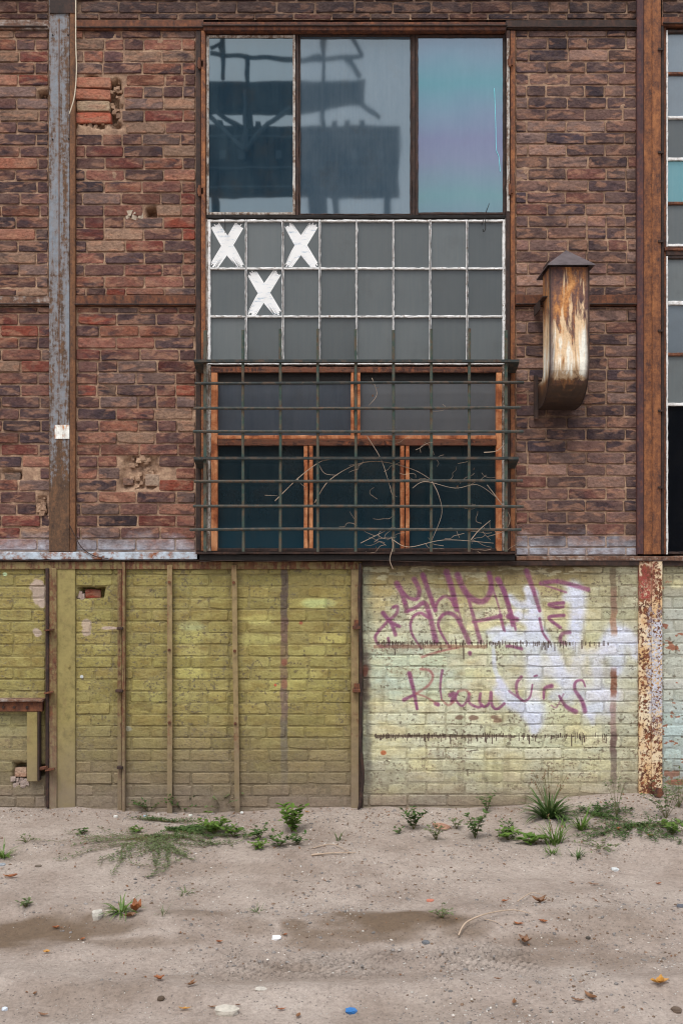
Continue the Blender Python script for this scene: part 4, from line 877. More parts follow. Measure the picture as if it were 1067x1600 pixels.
# small-pane window
w2 = thing('small_pane_window', 'grid window of twenty four grey panes with white bars and painted crosses', 'window', W(557, 568, 0))
xs = [327 + i * 57.5 for i in range(9)]; ys = [344.5, 419.2, 494.2, 568]
for i in range(8):
    for j in range(3):
        mb = MB(); rx_, rz_ = random.gauss(0, .0008), random.gauss(0, .0008); x0, x1, z0, z1 = X(xs[i] + .8), X(xs[i + 1] - .8), Z(ys[j + 1] - .8), Z(ys[j] + .8)
        mb.box(x0, x1, .014, .018, z0, z1); p = mb.obj('pane', M['frost'], w2); p.rotation_euler = (0, 0, 0)
        p.location = (0, random.uniform(0, .001), 0)
        if (i, j) in [(0, 0), (2, 0), (1, 1)]:
            p['label'] = 'pane with a white painted cross'
            q = MB(); cx, cy = (xs[i] + xs[i + 1]) / 2 - 1, (ys[j] + ys[j + 1]) / 2 + 1
            for kk, (ax_, ay_, bx_, by_) in enumerate([(-19, -32, 21, 33), (20, -33, -20, 33)]):
                # broad brush stroke with ragged ends made of parallel bristle tracks
                n_ = 9; L = Vector((bx_ - ax_, by_ - ay_)); d = L.normalized(); nn = Vector((-d.y, d.x)); hw = 8.2 + random.uniform(-.6, .8)
                v = []; f = []
                for m_ in range(n_):
                    o1, o2 = -hw + 2 * hw * m_ / n_, -hw + 2 * hw * (m_ + 1) / n_ + .15
                    e0, e1 = random.uniform(-3, 2.5), random.uniform(-3, 3); bow = [0, random.uniform(-.4, .4), random.uniform(-.4, .4), 0]
                    b0 = len(v)
                    for t_ in range(4):
                        base_ = Vector((cx + ax_, cy + ay_)) + d * (e0 + (L.length + e1 - e0) * t_ / 3)
                        for oo in (o1, o2):
                            pp = base_ + nn * (oo + (bow[t_] if m_ in (0, n_ - 1) else 0)); pp.x = min(max(pp.x, xs[i] + 2.6), xs[i + 1] - 2.6); pp.y = min(max(pp.y, ys[j] + 2.5), ys[j + 1] - 2.6)
                            v.append((X(pp.x), .0128 - kk * .0006, Z(pp.y)))
                    f += [(b0 + t_ * 2, b0 + t_ * 2 + 1, b0 + t_ * 2 + 3, b0 + t_ * 2 + 2) for t_ in range(3)]
                q.add(v, f)
            q.obj('painted_cross', M['whitepaint'], p)
for i, x in enumerate(xs):
    mb = MB(); w_ = 1.35 if 0 < i < 8 else 2.0; pbox(mb, x - w_, x + w_, 343, 569, -.006, .03, rough=True, seg=.022, amp=.0013, c=.002); mb.obj('glazing_bar', M['white_flaky'], w2)
    if 0 < i < 8:
        mb = MB(); pbox(mb, x - .35, x + .35, 345, 567, -.0095, -.0055, rough=True, seg=.03, amp=.0006, c=.0005); mb.obj('bar_edge', M['rust_dark'], w2)
for j, y_ in enumerate(ys):
    for i in range(8): mb = MB(); pbox(mb, xs[i] + 1.6, xs[i + 1] - 1.6, y_ - 1.4, y_ + 1.4, -.004, .03, rough=True, seg=.022, amp=.0012, c=.002); mb.obj('glazing_bar', M['white_flaky'], w2)
mb = MB(); pbox(mb, 321.3, 324.8, 341.5, 861, -.003, .05, .002); mb.obj('frame', M['white_jamb'], w2); mb = MB(); pbox(mb, 789.2, 790.3, 341.5, 861, -.003, .05); mb.obj('frame', M['white_jamb'], w2)
# barred lower window
w3 = thing('barred_window', 'brown wooden casement window behind the bars', 'window', W(557, 862, 0))
mb = MB(); pbox(mb, 325, 329.5, 570.5, 861, -.001, .05, rough=True, seg=.03, amp=.001); mb.obj('outer_frame', M['white_jamb'], w3); mb = MB(); pbox(mb, 784.5, 789, 570.5, 861, -.001, .05, rough=True, seg=.03, amp=.001); mb.obj('outer_frame', M['white_jamb'], w3)
def wd(name, *a, y=.0, m='wood'): mb = MB(); pbox(mb, *a, y, .06, rough=True, seg=.05, amp=.0009, c=.004); return mb.obj(name, M[m], w3)
wd('head', 330, 784, 573, 582, m='wood_dark'); wd('stile', 330, 340, 582.2, 860.5); wd('stile', 775, 784, 582.2, 860.5)
wd('mullion', 548, 553, 582.2, 680, y=.002); wd('mullion', 558, 563, 582.2, 680, y=.002); wd('mullion', 553.3, 557.7, 582.2, 680, y=.012, m='rust_dark')
wd('transom', 340.3, 774.7, 680.3, 686, m='wood'); wd('transom', 340.3, 774.7, 686.3, 696, y=-.004, m='wood_dark')
for a in (475, 625.5):
    wd('mullion', a, a + 6, 696.3, 857); wd('mullion', a + 8, a + 14, 696.3, 857); wd('mullion', a + 6.2, a + 7.8, 696.3, 857, y=.012, m='rust_dark')
wd('bottom_rail', 340.3, 774.7, 856.5, 861.5, y=-.006, m='rust_dark')
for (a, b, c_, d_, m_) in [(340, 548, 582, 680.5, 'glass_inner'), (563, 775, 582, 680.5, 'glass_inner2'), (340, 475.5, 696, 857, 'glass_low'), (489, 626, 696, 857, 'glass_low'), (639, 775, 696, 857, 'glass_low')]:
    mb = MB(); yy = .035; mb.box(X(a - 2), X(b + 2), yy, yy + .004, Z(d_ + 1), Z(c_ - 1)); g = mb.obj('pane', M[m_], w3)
    if c_ < 600: mb = MB(); pbox(mb, a - 1, b + 1, 582, 596 if a < 500 else 594, .022, .034); mb.obj('shadow_gap_strip', M['black'], w3)  # added black strip stands in for the shadowed gap over the frosted glass
# windows at the right edge
def edge_window(label, rows, px1, mats, bars, fr=(1040.3, 3)):
    t = thing('small_pane_window', label, 'window', W(1060, rows[-1][1], 0)); cols = [1042, 1099.5, 1157, 1214.5, 1272, 1329]
    for j, (a, b) in enumerate(rows):
        for i in range(len(cols) - 1):
            mb = MB(); mb.box(X(cols[i] + .6), X(cols[i + 1] - .6), .018, .022, Z(b + .5), Z(a - .5)); mb.obj('pane', M[mats[j]], t)
    for i, x in enumerate(cols): mb = MB(); pbox(mb, x - 1.4, x + 1.1, rows[0][0] - 4, rows[-1][1] + 4, -.002, .04, rough=True, seg=.03, amp=.001); mb.obj('glazing_bar', M['white_flaky'], t)
    for k_, (a, b) in enumerate([(rows[0][0] - 5, rows[0][0])] + [(rows[i][1], rows[i + 1][0]) for i in range(len(rows) - 1)] + [(rows[-1][1], rows[-1][1] + 4)]):
        for i in range(len(cols) - 1): mb = MB(); pbox(mb, cols[i] + 1.2, cols[i + 1] - 1.5, a, b, 0.0, .04, rough=True, seg=.03, amp=.001); mb.obj('glazing_bar', M[bars[k_ % len(bars)]], t)
    return t
e1 = edge_window('upper multi pane window cut by the right edge, one pane cyan', [(51, 112), (116, 181), (185, 246), (250, 315), (319, 381)], 1330, ['frost_blue', 'frost_blue', 'frost', 'frost_cyan', 'frost'], ['rust_dark', 'rust', 'white_flaky', 'white_flaky', 'rust', 'white_flaky'])
mb = MB(); pbox(mb, 1038, 1330, 386.5, 391, -.012, .04, rough=True, seg=.05, amp=.001); mb.obj('bottom_frame', M['rust'], e1)
e2 = edge_window('lower multi pane window cut by the right edge with a black bottom opening', [(404, 470), (476, 551), (556, 629), (634, 862)], 1330, ['frost', 'frost_blue', 'frost', 'glass_black'], ['rust_dark', 'white_flaky', 'rust', 'white_flaky', 'rust_dark'])
mb = MB(); pbox(mb, 1040.3, 1330, 391.4, 399, -.004, .04, rough=True, seg=.05, amp=.001); mb.obj('top_frame', M['rust_dark'], e2)

# ------------------------------------------------------------------ security grille
gr_ = thing('window_grille', 'green iron security grille over the lower window', 'grille', W(560, 862, -.15))
GYD = -.14
for px in [379.8, 438, 496.5, 555.5, 614.5, 673.5, 733]:
    mb = MB(); b = px + random.uniform(-.8, .8); mb.tube([W(px, 514 + random.uniform(-1, 2), GYD), W((px + b) / 2 + random.uniform(-.5, .5), 690, GYD), W(b, 862, GYD)], .0095, 8); mb.obj('upright_bar', M['grille'], gr_)
for px in (320.5, 790.5): mb = MB(); pbox(mb, px - 2.3, px + 2.3, 516, 862, GYD, GYD + .02, .002); mb.obj('upright_bar', M['grille'], gr_)
for py, a, b, kind in [(564, 303, 811, 'f'), (716, 303, 810, 'f'), (598, 305, 818, 'r'), (638, 303, 813, 'r'), (674.5, 302, 817, 'r'), (752, 304, 816, 'r'), (790.5, 302, 818, 'r'), (827, 297, 814, 'r')]:
    mb = MB()
    if kind == 'f':
        pbox(mb, a, b, py - 2.4, py + 1.6, GYD - .022, GYD + .02, .0)
        for s0, s1 in [(a + 1, a + 16), (b - 16, b - 1)]:      # tapering end brackets back to the jamb
            zt, zb = Z(py + 1.7, GYD), Z(py + 6, GYD); m_ = MB()
            xo = X(s0, GYD), X(s1, GYD)
            m_.add([(xo[0], GYD - .02, zt), (xo[1], GYD - .02, zt), (xo[1], -.027, zt), (xo[0], -.027, zt), (xo[0], GYD - .02, zt - .006), (xo[1], GYD - .02, zt - .006), (xo[1], -.027, zt - .05), (xo[0], -.027, zt - .05)],
                   [(0, 1, 2, 3), (7, 6, 5, 4), (0, 4, 5, 1), (1, 5, 6, 2), (2, 6, 7, 3), (3, 7, 4, 0)]); m_.obj('end_bracket', M['grille_dark'], gr_)
        mb.obj('flat_bar', M['grille_dark'], gr_)
    else:
        j = [random.uniform(-1.2, 1.2) for _ in range(4)]
        mb.tube(curve3([W(a, py + j[0], GYD - .012), W(a + 170, py + j[1] * .6, GYD - .012), W(a + 340, py + j[2] * .6, GYD - .012), W(b, py + j[3], GYD - .012)], 4), .0096, 7); mb.obj('cross_bar', M['grille_grey' if py > 600 else 'grille_dark'], gr_)
        for e in (322, 789):
            m_ = MB(); m_.tube([W(e, py, GYD - .01), W(e, py, -.02)], .006, 6); m_.obj('wall_tie', M['grille_dark'], gr_)
# dead creeper in the bars
Z5 = (290, 540, 1.976)
dc = thing('dead_creeper', 'dry leafless creeper stems tangled in the window grille', 'creeper', W(620, 862, -.1))
def zp(x, y, d): return W(Z5[0] + x / Z5[2], Z5[1] + y / Z5[2], d)
for pts, r in [([(276, 480), (345, 412), (405, 365), (440, 352), (520, 345)], .0034), ([(398, 486), (440, 420), (520, 370), (600, 358), (700, 382), (757, 414)], .0034), ([(640, 690), (630, 660), (640, 620), (635, 590)], .003), ([(410, 365), (430, 395), (470, 400)], .002),
               ([(560, 280), (600, 345), (620, 400), (640, 470)], .0022), ([(930, 430), (975, 490), (1000, 530), (985, 570), (930, 590)], .003), ([(880, 600), (905, 570), (940, 540)], .0028), ([(760, 420), (780, 460), (790, 520), (760, 600)], .002),
               ([(540, 610), (600, 580), (640, 560)], .002), ([(920, 330), (960, 325), (985, 300)], .003), ([(575, 100), (590, 150), (565, 185)], .0022), ([(640, 600), (690, 622), (800, 600), (950, 610)], .0022), ([(345, 412), (360, 430), (375, 440)], .0018), ([(245, 462), (285, 464)], .002), ([(700, 440), (740, 420), (830, 440), (900, 430), (960, 470)], .0018)]:
    mb = MB(); dd = random.uniform(-.175, -.1); mb.tube(curve3([zp(x, y, dd + random.uniform(-.012, .012)) for x, y in pts], 7), r, 5, r * .5); mb.obj('stem', M['twig'], dc, True)
mb = MB()
for _ in range(46):
    x = random.gauss(790, 130) if random.random() < .6 else random.gauss(600, 60); x = min(max(x, 480), 990); y = random.choice([random.gauss(590, 25), random.gauss(600, 18), random.gauss(400, 80)]); y = min(y, 635); a = random.uniform(0, 6.3); pts = []
    for i in range(5): pts.append((x, y)); a += random.gauss(0, .6); x += math.cos(a) * 17; y = min(y + math.sin(a) * 11, 640)
    dd = random.uniform(-.17, -.05); mb.tube(curve3([zp(*p, dd) for p in pts], 3), .0014, 4, .0007)
mb.obj('tendril', M['twig'], dc, kind='stuff')
mb = MB()
for x, y in [(575, 118), (580, 155), (590, 125), (885, 380), (840, 435), (370, 435), (590, 625)]:
    c = zp(x, y, -.15); s = .011; mb.add([c + Vector((random.uniform(-1, 1), random.uniform(-1, 1), random.uniform(-1, 1))) * s for _ in range(4)], [(0, 1, 2), (0, 2, 3)])
mb.obj('withered_leaf', M['dry_brown'], dc)

# ------------------------------------------------------------------ ventilation duct
vd = thing('ventilation_duct', 'rusty square duct elbow with pyramid rain cap on the brick wall', 'duct', (1.385, -.2, 2.5))
xl, xr = 1.266, 1.503; yf, yb = -.37, -.166; zt = 3.40
def arc(y0, z0, y1, z1, n=8):   # quarter ellipse from vertical run to horizontal
    return [(y0 + (y1 - y0) * (1 - math.cos(a)), z0 + (z1 - z0) * math.sin(a)) for a in [math.pi / 2 * i / n for i in range(n + 1)]]
outer_ = [(yf, zt), (yf, 3.2), (yf, 3.0), (yf, 2.83)] + arc(yf, 2.82, -.10, 2.585) + [(-.004, 2.58)]
inner_ = [(yb, zt), (yb, 3.2), (yb, 3.0), (yb, 2.83)] + arc(yb, 2.80, -.10, 2.745) + [(-.004, 2.745)]
v = []; f = []; m_ = len(outer_)
for (a, b) in zip(outer_, inner_): v += [(xl, *a), (xr, *a), (xr, *b), (xl, *b)]
fr_ = [(i * 4 + 0, i * 4 + 4, i * 4 + 5, i * 4 + 1) for i in range(m_ - 1)]; sd_ = []
for i in range(m_ - 1): sd_ += [(i * 4 + 3, i * 4 + 7, i * 4 + 4, i * 4 + 0), (i * 4 + 1, i * 4 + 5, i * 4 + 6, i * 4 + 2), (i * 4 + 2, i * 4 + 6, i * 4 + 7, i * 4 + 3)]
MB().add(v, fr_ + sd_).obj('body', M['duct'], vd)
mb = MB()  # folded seams along the front edges
for x in (xl, xr): mb.tube([Vector((x, a, b)) for a, b in outer_], .004, 5)
mb.obj('seam', M['rust_dark'], vd)
cx_, hx_, cy_, hy_, ez = 1.385, .143, -.245, .175, 3.405
ap = Vector((1.393, cy_, 3.54)); v = [(cx_ - hx_, cy_ - hy_, ez), (cx_ + hx_, cy_ - hy_, ez), (cx_ + hx_, cy_ + hy_, ez), (cx_ - hx_, cy_ + hy_, ez), tuple(ap)]
v += [(a, b, c - .006) for a, b, c in v[:4]] + [(ap.x, ap.y, ap.z - .02)]
MB().add(v, [(0, 1, 4), (1, 2, 4), (2, 3, 4), (3, 0, 4), (5, 9, 6), (6, 9, 7), (7, 9, 8), (8, 9, 5), (0, 5, 6, 1), (1, 6, 7, 2), (2, 7, 8, 3), (3, 8, 5, 0)]).obj('rain_cap', M['lead'], vd)
for x in (xl, xr): mb = MB(); mb.box(x - .002, x + .002, yf + .01, yb - .01, zt, zt + .05); mb.obj('cap_strut', M['rust_dark'], vd)
mb = MB(); mb.box(xl - .028, xl - .002, -.022, -.001, 2.52, 2.80); mb.obj('wall_flange', M['rust_dark'], vd)
mb = MB(); mb.box(xl - .03, xl + .0, -.3, -.018, 3.235, 3.243).box(xl - .03, xl - .024, -.2, -.018, 3.18, 3.235); mb.obj('bracket', M['rust_dark'], vd)

# ------------------------------------------------------------------ opposite side of the lane (seen mirrored in the glass)
L2 = 38.0; Dv = D + L2; sc2 = F / Dv
def R2(px, py, dy=0.0): return Vector(((px - CX) / sc2, -L2 - dy, CAMZ + (HZ - py) / sc2))
M['steel_far'] = mat_plain('dark_plant_steel', (44, 42, 42), .9, .3, .6, 1.0, bump=0); M['brick_plain'] = mat_plain('sooty_plant_wall', (56, 50, 48), .9, .4, .4, 1.0, bump=0)
M['steel_pale'] = mat_plain('grey_plant_steel', (92, 100, 106), .9, .2, .6, 1.0, bump=0)
pl = thing('coal_bunker', 'dark elevated bunker with a conveyor bridge reflected in the large window', 'industrial building', (-6, -38, 0))
def rb(mb, px0, px1, py0, py1, y0=0, y1=5): a, b = R2(px0, py1), R2(px1, py0); mb.box(a.x, b.x, -L2 - y1, -L2 + y0, a.z, b.z)
mb = MB(); rb(mb, 140, 625, 196, 300, 0, .8); mb.obj('bunker_body', M['brick_plain'], pl)
mb = MB()
for px in list(range(340, 470, 60)) + [500, 520, 540, 560]: rb(mb, px, px + 8, 188, 196, 0, 1)
mb.obj('roof_vent', M['steel_far'], pl)
for px in range(150, 625, 24): mb = MB(); rb(mb, px, px + 2.5, 198, 299, .12, 0); mb.obj('rib', M['steel_far'], pl)
for py in (214, 262, 292): mb = MB(); rb(mb, 141, 624, py, py + 2.5, .2, 0); mb.obj('girt', M['steel_pale'], pl)
for px in (345, 372, 430, 548, 590): mb = MB(); rb(mb, px, px + 9, 236, 250, .16, 0); mb.obj('louvre', M['steel_pale'], pl)
for px in (200, 330, 480, 520, 600): mb = MB(); rb(mb, px, px + (30 if px == 480 else 12), 306, 430, 0, .8); mb.obj('leg', M['steel_far'], pl)
mb = MB(); a = [R2(150, 130), R2(572, 125), R2(568, 158), R2(460, 170), R2(150, 176)]; v = [p for p in a] + [p + Vector((0, -.5, 0)) for p in a]
mb.add(v, [(0, 1, 2, 3, 4), (9, 8, 7, 6, 5)] + [(i, i + 5, (i + 1) % 5 + 5, (i + 1) % 5) for i in range(5)]); mb.obj('conveyor_gallery', M['steel_far'], pl)
for pts in [[(350, 60), (350, 130)], [(387, 90), (387, 205)], [(330, 88), (390, 93), (470, 99), (568, 91)], [(505, 52), (503, 196)], [(545, 56), (566, 91)], [(540, 95), (562, 126)], [(333, 176), (378, 204)], [(392, 176), (394, 204)], [(455, 172), (420, 196), (382, 238)], [(328, 186), (382, 238)], [(384, 145), (382, 238)],
            [(552, 160), (592, 188)], [(330, 80), (345, 74), (350, 84)], [(500, 92), (470, 100)]]:
    mb = MB(); mb.tube([R2(*p, -.3) for p in pts], .11, 5); mb.obj('strut', M['steel_pale' if pts[-1] == (382, 238) else 'steel_far'], pl)
mb = MB(); mb.box(-60, 60, -50, -44, -.1, 13.0); fb2 = tag(mb.obj('factory_hall', M['brick_plain']), 'long dark factory hall across the lane behind the camera', 'building')

# ------------------------------------------------------------------ plants
def onground(v, lift=.003): return Vector((v.x, v.y, float(gh(v.x, v.y)) + lift))
def blade(mb, p, az, L, w, lean, curl=1.2, segs=4):
    d = Vector((math.cos(az), math.sin(az), 0)); sd_ = Vector((-d.y, d.x, 0)); v = []; q = Vector(p); el = lean
    for i in range(segs + 1):
        ww = w * (1 - (i / segs) ** 2) * .5 + .0004; v += [q - sd_ * ww, q + sd_ * ww]
        q = q + (d * math.cos(el) + Vector((0, 0, 1)) * math.sin(el)) * (L / segs); el -= curl / segs
    mb.add(v, [(i * 2, i * 2 + 1, i * 2 + 3, i * 2 + 2) for i in range(segs)])
def leaf(mb, p, d, L, w, droop=.3):
    d = d.normalized(); sd_ = d.cross(Vector((0, 0, 1))); sd_ = sd_.normalized() if sd_.length > .01 else Vector((1, 0, 0)); u = sd_.cross(d)
    pts = [p, p + d * L * .35 + sd_ * w * .5 + u * L * .05, p + d * L * .7 + sd_ * w * .42, p + d * L - u * L * droop * .3, p + d * L * .7 - sd_ * w * .42, p + d * L * .35 - sd_ * w * .5 + u * L * .05, p + d * L * .5 - u * w * .12]
    mb.add(pts, [(0, 1, 6), (1, 2, 6), (2, 3, 6), (3, 4, 6), (4, 5, 6), (5, 0, 6)])
def grass_tuft(px, py, label, n=30, L=.09, w=.004, mat='leaf_bright', spread=.025, stalks=0, name='grass_tuft', sl_=.16, lean=(.5, 1.4)):
    L *= 1.12; w *= 1.3; n = int(n * 1.3)
    b = G(px, py); t = thing(name, label, 'grass tuft' if name == 'grass_tuft' else 'weed', tuple(b)); mb = MB()
    for _ in range(n):
        az = random.uniform(0, 2 * math.pi); r_ = random.uniform(0, spread); p = onground(b + Vector((math.cos(az) * r_, math.sin(az) * r_, 0)), -.004)
        blade(mb, p, az + random.gauss(0, .5), L * random.uniform(.5, 1.1), w * random.uniform(.7, 1.2), random.uniform(*lean), random.uniform(.5, 1.6))
    mb.obj('blades', M[mat], t, kind='stuff')
    if stalks:
        m1, m2 = MB(), MB()
        for _ in range(stalks):
            az = random.uniform(0, 6.28); L_ = sl_ * random.uniform(.7, 1.15); tip = b + Vector((math.cos(az) * L_ * .45, math.sin(az) * L_ * .3, L_)); m1.tube(curve3([b, b + (tip - b) * .5 + Vector((0, 0, L_ * .08)), tip], 3), .0012, 4)
            for _k in range(5): c = tip + Vector((random.gauss(0, .004), random.gauss(0, .004), random.uniform(-.03, .004))); leaf(m2, c, Vector((random.uniform(-1, 1), random.uniform(-1, 1), .8)), .014, .006)
        m1.obj('stalks', M['stem'], t, kind='stuff'); m2.obj('seed_heads', M['seed'], t, kind='stuff')
    return t
def weed(px, py, label, h=.09, n=6, ls=.022, mat='leaf', spread=.05, dense=8):
    h *= 1.15; ls *= 1.3; spread *= 1.25; n = int(n * 1.3) + 1
    b = G(px, py); t = thing('weed', label, 'weed', tuple(b)); ms, ml = MB(), MB()
    for i in range(n):
        az = 2 * math.pi * i / n + random.uniform(-.5, .5); hh = h * random.uniform(.5, 1.1); rr = spread * random.uniform(.5, 1.2)
        pts = curve3([b + Vector((0, 0, -.004)), b + Vector((math.cos(az) * rr * .5, math.sin(az) * rr * .5, hh * .65)), b + Vector((math.cos(az) * rr * 1.1, math.sin(az) * rr * 1.1, hh))], 4)
        ms.tube(pts, .0016, 4, .0008)
        for k_ in range(dense):
            p = pts[min(len(pts) - 1, int(random.uniform(.25, 1) * len(pts)))]; a2 = random.uniform(0, 6.28); leaf(ml, p, Vector((math.cos(a2), math.sin(a2), random.uniform(-.1, .7))), ls * random.uniform(.6, 1.25), ls * .5)
    ms.obj('stems', M['stem'], t, kind='stuff'); ml.obj('leaves', M[mat], t, kind='stuff'); return t
def creeper(px, py, label, R_, n, dirs=(0, 2 * math.pi), ls=.010, mat='leaf', squash=1.0, dens=1.0):
    b = G(px, py); t = thing('creeping_weed', label, 'weed', tuple(b)); ms, ml = MB(), MB()
    for i in range(n):
        az = dirs[0] + (dirs[1] - dirs[0]) * (i + random.random()) / n; L = R_ * random.choice([random.uniform(.3, .7), random.uniform(.5, 1.05)]); q = Vector(b); pts = []; a = az; st = .02; thick = random.choice([.3, .6, 1, 1.5]); m_ = int(L / st)
        for k_ in range(m_):
            pts.append(onground(q, .004 + .008 * random.random())); a += random.gauss(0, .19); q = q + Vector((math.cos(a), math.sin(a) * squash, 0)) * st
            if q.y > -.012: q.y = -.012
        if len(pts) < 3: continue
        ms.tube(pts, .0014, 4, .0007)
        for k_, p in enumerate(pts):
            f_ = k_ / len(pts)
            for _ in range(int(dens * thick * (.6 + 4 * f_) + random.random())):
                a2 = random.uniform(0, 6.28); leaf(ml, p + Vector((random.gauss(0, .008), random.gauss(0, .008), random.uniform(0, .010))), Vector((math.cos(a2), math.sin(a2), random.uniform(.0, .8))), ls * random.uniform(.6, 1.4), ls * .5)
    ms.obj('stems', M['stem'], t, kind='stuff'); ml.obj('leaves', M[mat], t, kind='stuff'); return t
creeper(245, 1308, 'large sprawling knotweed mat below the two thin strips', .72, 60, (math.pi * .95, math.pi * 2.05), .014, 'leaf_dusty', 1.15, .9)
creeper(262, 1298, 'dense green creeping stems right of the sprawling knotweed', .5, 36, (-.9, .4), .016, 'leaf', 1, 1.4)
weed(232, 1268, 'dark upright weed at the olive wall foot left of the first strip', .10, 9, .018, 'leaf_dark', .13, 12)
weed(284, 1268, 'dark green weed at the olive wall foot right of the first strip', .11, 8, .018, 'leaf', .12, 12)
weed(346, 1266, 'dusty weed at the olive wall foot left of the leaning strip', .10, 8, .018, 'leaf_dusty', .11, 12)
creeper(258, 1285, 'thin creeping weed between the olive wall and the sprawling mat', .34, 22, (.2, 2.9), .014, 'leaf', .35, .8)
creeper(1000, 1290, 'low creeping weed spreading before the right column foot', .46, 40, (math.pi * .75, math.pi * 2.2), .017, 'leaf', .9, 1.1)
creeper(930, 1275, 'dark creeping weed right of the flowering plantain clump', .30, 26, (-1.2, 2.6), .016, 'leaf_dark', .8, 1.3)
weed(335, 1305, 'bright leafy weed at the right of the sprawling mat', .10, 9, .032, 'leaf_bright', .07, 9)
weed(366, 1308, 'small bright weed right beside the leafy one near the mat', .06, 6, .026, 'leaf_bright', .045, 7)
weed(213, 1300, 'tiny green sprig left of the sprawling mat centre', .02, 5, .022, 'leaf_bright', .025, 5)
weed(128, 1303, 'tiny flat green weed alone on the sand at left', .022, 6, .018, 'leaf', .03, 6)
weed(456, 1300, 'bushy broad leaved weed with brown spikes below the ghost stripe', .13, 9, .040, 'leaf_bright', .06, 8)
weed(405, 1312, 'low leafy weed left of the bushy one', .06, 6, .026, 'leaf', .05, 7); weed(404, 1326, 'small low weed just in front of the leafy ones', .035, 6, .024, 'leaf_bright', .04, 6)
weed(437, 1322, 'pointed leaf weed in front of the bushy one', .05, 6, .028, 'leaf', .05, 6); weed(465, 1320, 'small dark sprig right of the pointed weed', .05, 5, .024, 'leaf_dark', .03, 6)
grass_tuft(529, 1313, 'thin grass sprouts in the middle of the sand verge', 12, .075, .003, 'leaf_dusty', .02, lean=(1.0, 1.5))
grass_tuft(5, 1340, 'green grass tuft cut by the left edge', 36, .10, .005, 'leaf_bright', .03); weed(42, 1316, 'faint dusty sprig near the left edge', .03, 6, .014, 'leaf_dusty', .05, 4)
grass_tuft(190, 1424, 'flat green grass tuft beside the orange leaf on the rut edge', 34, .10, .005, 'leaf_bright', .03, lean=(.2, 1.0)); grass_tuft(255, 1428, 'sparse pale grass blades right of the orange leaf', 9, .06, .003, 'leaf_dusty', .02)
weed(41, 1424, 'small blue green sprig by the left rut', .03, 5, .018, 'leaf_dusty', .025, 5); grass_tuft(290, 1396, 'faint dusty grass sprig on open sand', 16, .05, .003, 'leaf_dusty', .03, lean=(.2, 1.2))
grass_tuft(402, 1425, 'little pale grass sprig on the sand, centre left', 14, .05, .003, 'leaf_dusty', .02, lean=(.2, 1.2)); weed(690, 1434, 'dusty sprig at the edge of the damp rut', .04, 5, .016, 'leaf_dusty', .04, 5)
grass_tuft(857, 1276, 'large plantain clump with brown seed stalks against the graffiti wall', 90, .21, .012, 'leaf', .045, 16, 'plantain_clump', .25, (.35, 1.25))
grass_tuft(908, 1293, 'bright green grass tuft right of the plantain clump', 34, .15, .006, 'leaf_bright', .03, 0, lean=(.6, 1.4)); grass_tuft(866, 1318, 'tall pale grass tuft in front of the plantain clump', 46, .15, .005, 'leaf_bright', .05, 4, lean=(.8, 1.45), sl_=.13)
grass_tuft(862, 1334, 'short grass at the front of the right weed patch', 20, .07, .004, 'leaf_bright', .03, lean=(.6, 1.4)); grass_tuft(902, 1340, 'small round grassy sprig in front right of the clump', 20, .06, .004, 'leaf', .03)
weed(646, 1296, 'round dark clover weed left of the bark piece', .10, 8, .024, 'leaf_dark', .05, 12); weed(681, 1312, 'feathery dusty weed in front of the bark piece', .08, 7, .015, 'leaf_dusty', .04, 10); weed(626, 1234, 'tiny weed growing out of the graffiti wall foot', .03, 4, .016, 'leaf', .02, 4)
weed(622, 1302, 'tiny pale weed left of the clover', .025, 4, .018, 'leaf', .025, 4); weed(742, 1310, 'open leafy weed in the middle of the verge', .13, 8, .028, 'leaf', .06, 8); weed(760, 1268, 'thin sprig against the foot of the graffiti wall', .13, 5, .024, 'leaf', .05, 6)
weed(713, 1295, 'faint sprig right of the bark piece', .06, 4, .02, 'leaf_dusty', .03, 5); weed(793, 1312, 'broad low weed right of the open one', .05, 7, .034, 'leaf_bright', .055, 6); weed(829, 1319, 'yellow green broad leaf rosette before the clump', .035, 7, .042, 'leaf_bright', .045, 4)
weed(792, 1303, 'upright sprig behind the broad low weed', .07, 5, .02, 'leaf', .03, 6); weed(963, 1276, 'tall sparse stalk left of the right column foot', .20, 4, .014, 'leaf_dusty', .06, 14); weed(1040, 1278, 'tall tangled weed right of the column foot', .19, 8, .018, 'leaf', .10, 14)
weed(1060, 1262, 'leggy weed against the wall at the right edge', .22, 7, .016, 'leaf_dusty', .09, 14); weed(1050, 1305, 'leafy green weed at the right edge of the sand', .07, 8, .026, 'leaf_bright', .06, 8); weed(940, 1325, 'low thin weed in front of the creeping patch', .03, 7, .016, 'leaf_dusty', .10, 8)

# ------------------------------------------------------------------ stones and litter
def stone(px, py, label, sx, sy, sz, col, cat='stone', name='stone', rot=0, seed=0, sharp=False, rough=.85):
    r = random.Random(seed * 31 + int(px)); b = G(px, py); v = []; m_ = 7
    for k_, (zz, rr) in enumerate([(-.3, .85), (.35, 1.0), (.8, .8 if not sharp else .95)]):
        for i in range(m_): a = 2 * math.pi * i / m_ + rot; q = rr * r.uniform(.8, 1.1); v.append((math.cos(a) * sx * q, math.sin(a) * sy * q, sz * zz * r.uniform(.9, 1.1)))
    v.append((0, 0, sz * (.95 if not sharp else .85))); f = [(k_ * m_ + i, k_ * m_ + (i + 1) % m_, (k_ + 1) * m_ + (i + 1) % m_, (k_ + 1) * m_ + i) for k_ in (0, 1) for i in range(m_)] + [(2 * m_ + i, 2 * m_ + (i + 1) % m_, 3 * m_) for i in range(m_)]
    mb = MB(); mb.add(v, f); o = mb.obj(name, mat_plain('stone_surface', col, rough, .35, 60, KG, bump=.5)); o.location = b; tag(o, label, cat); return o
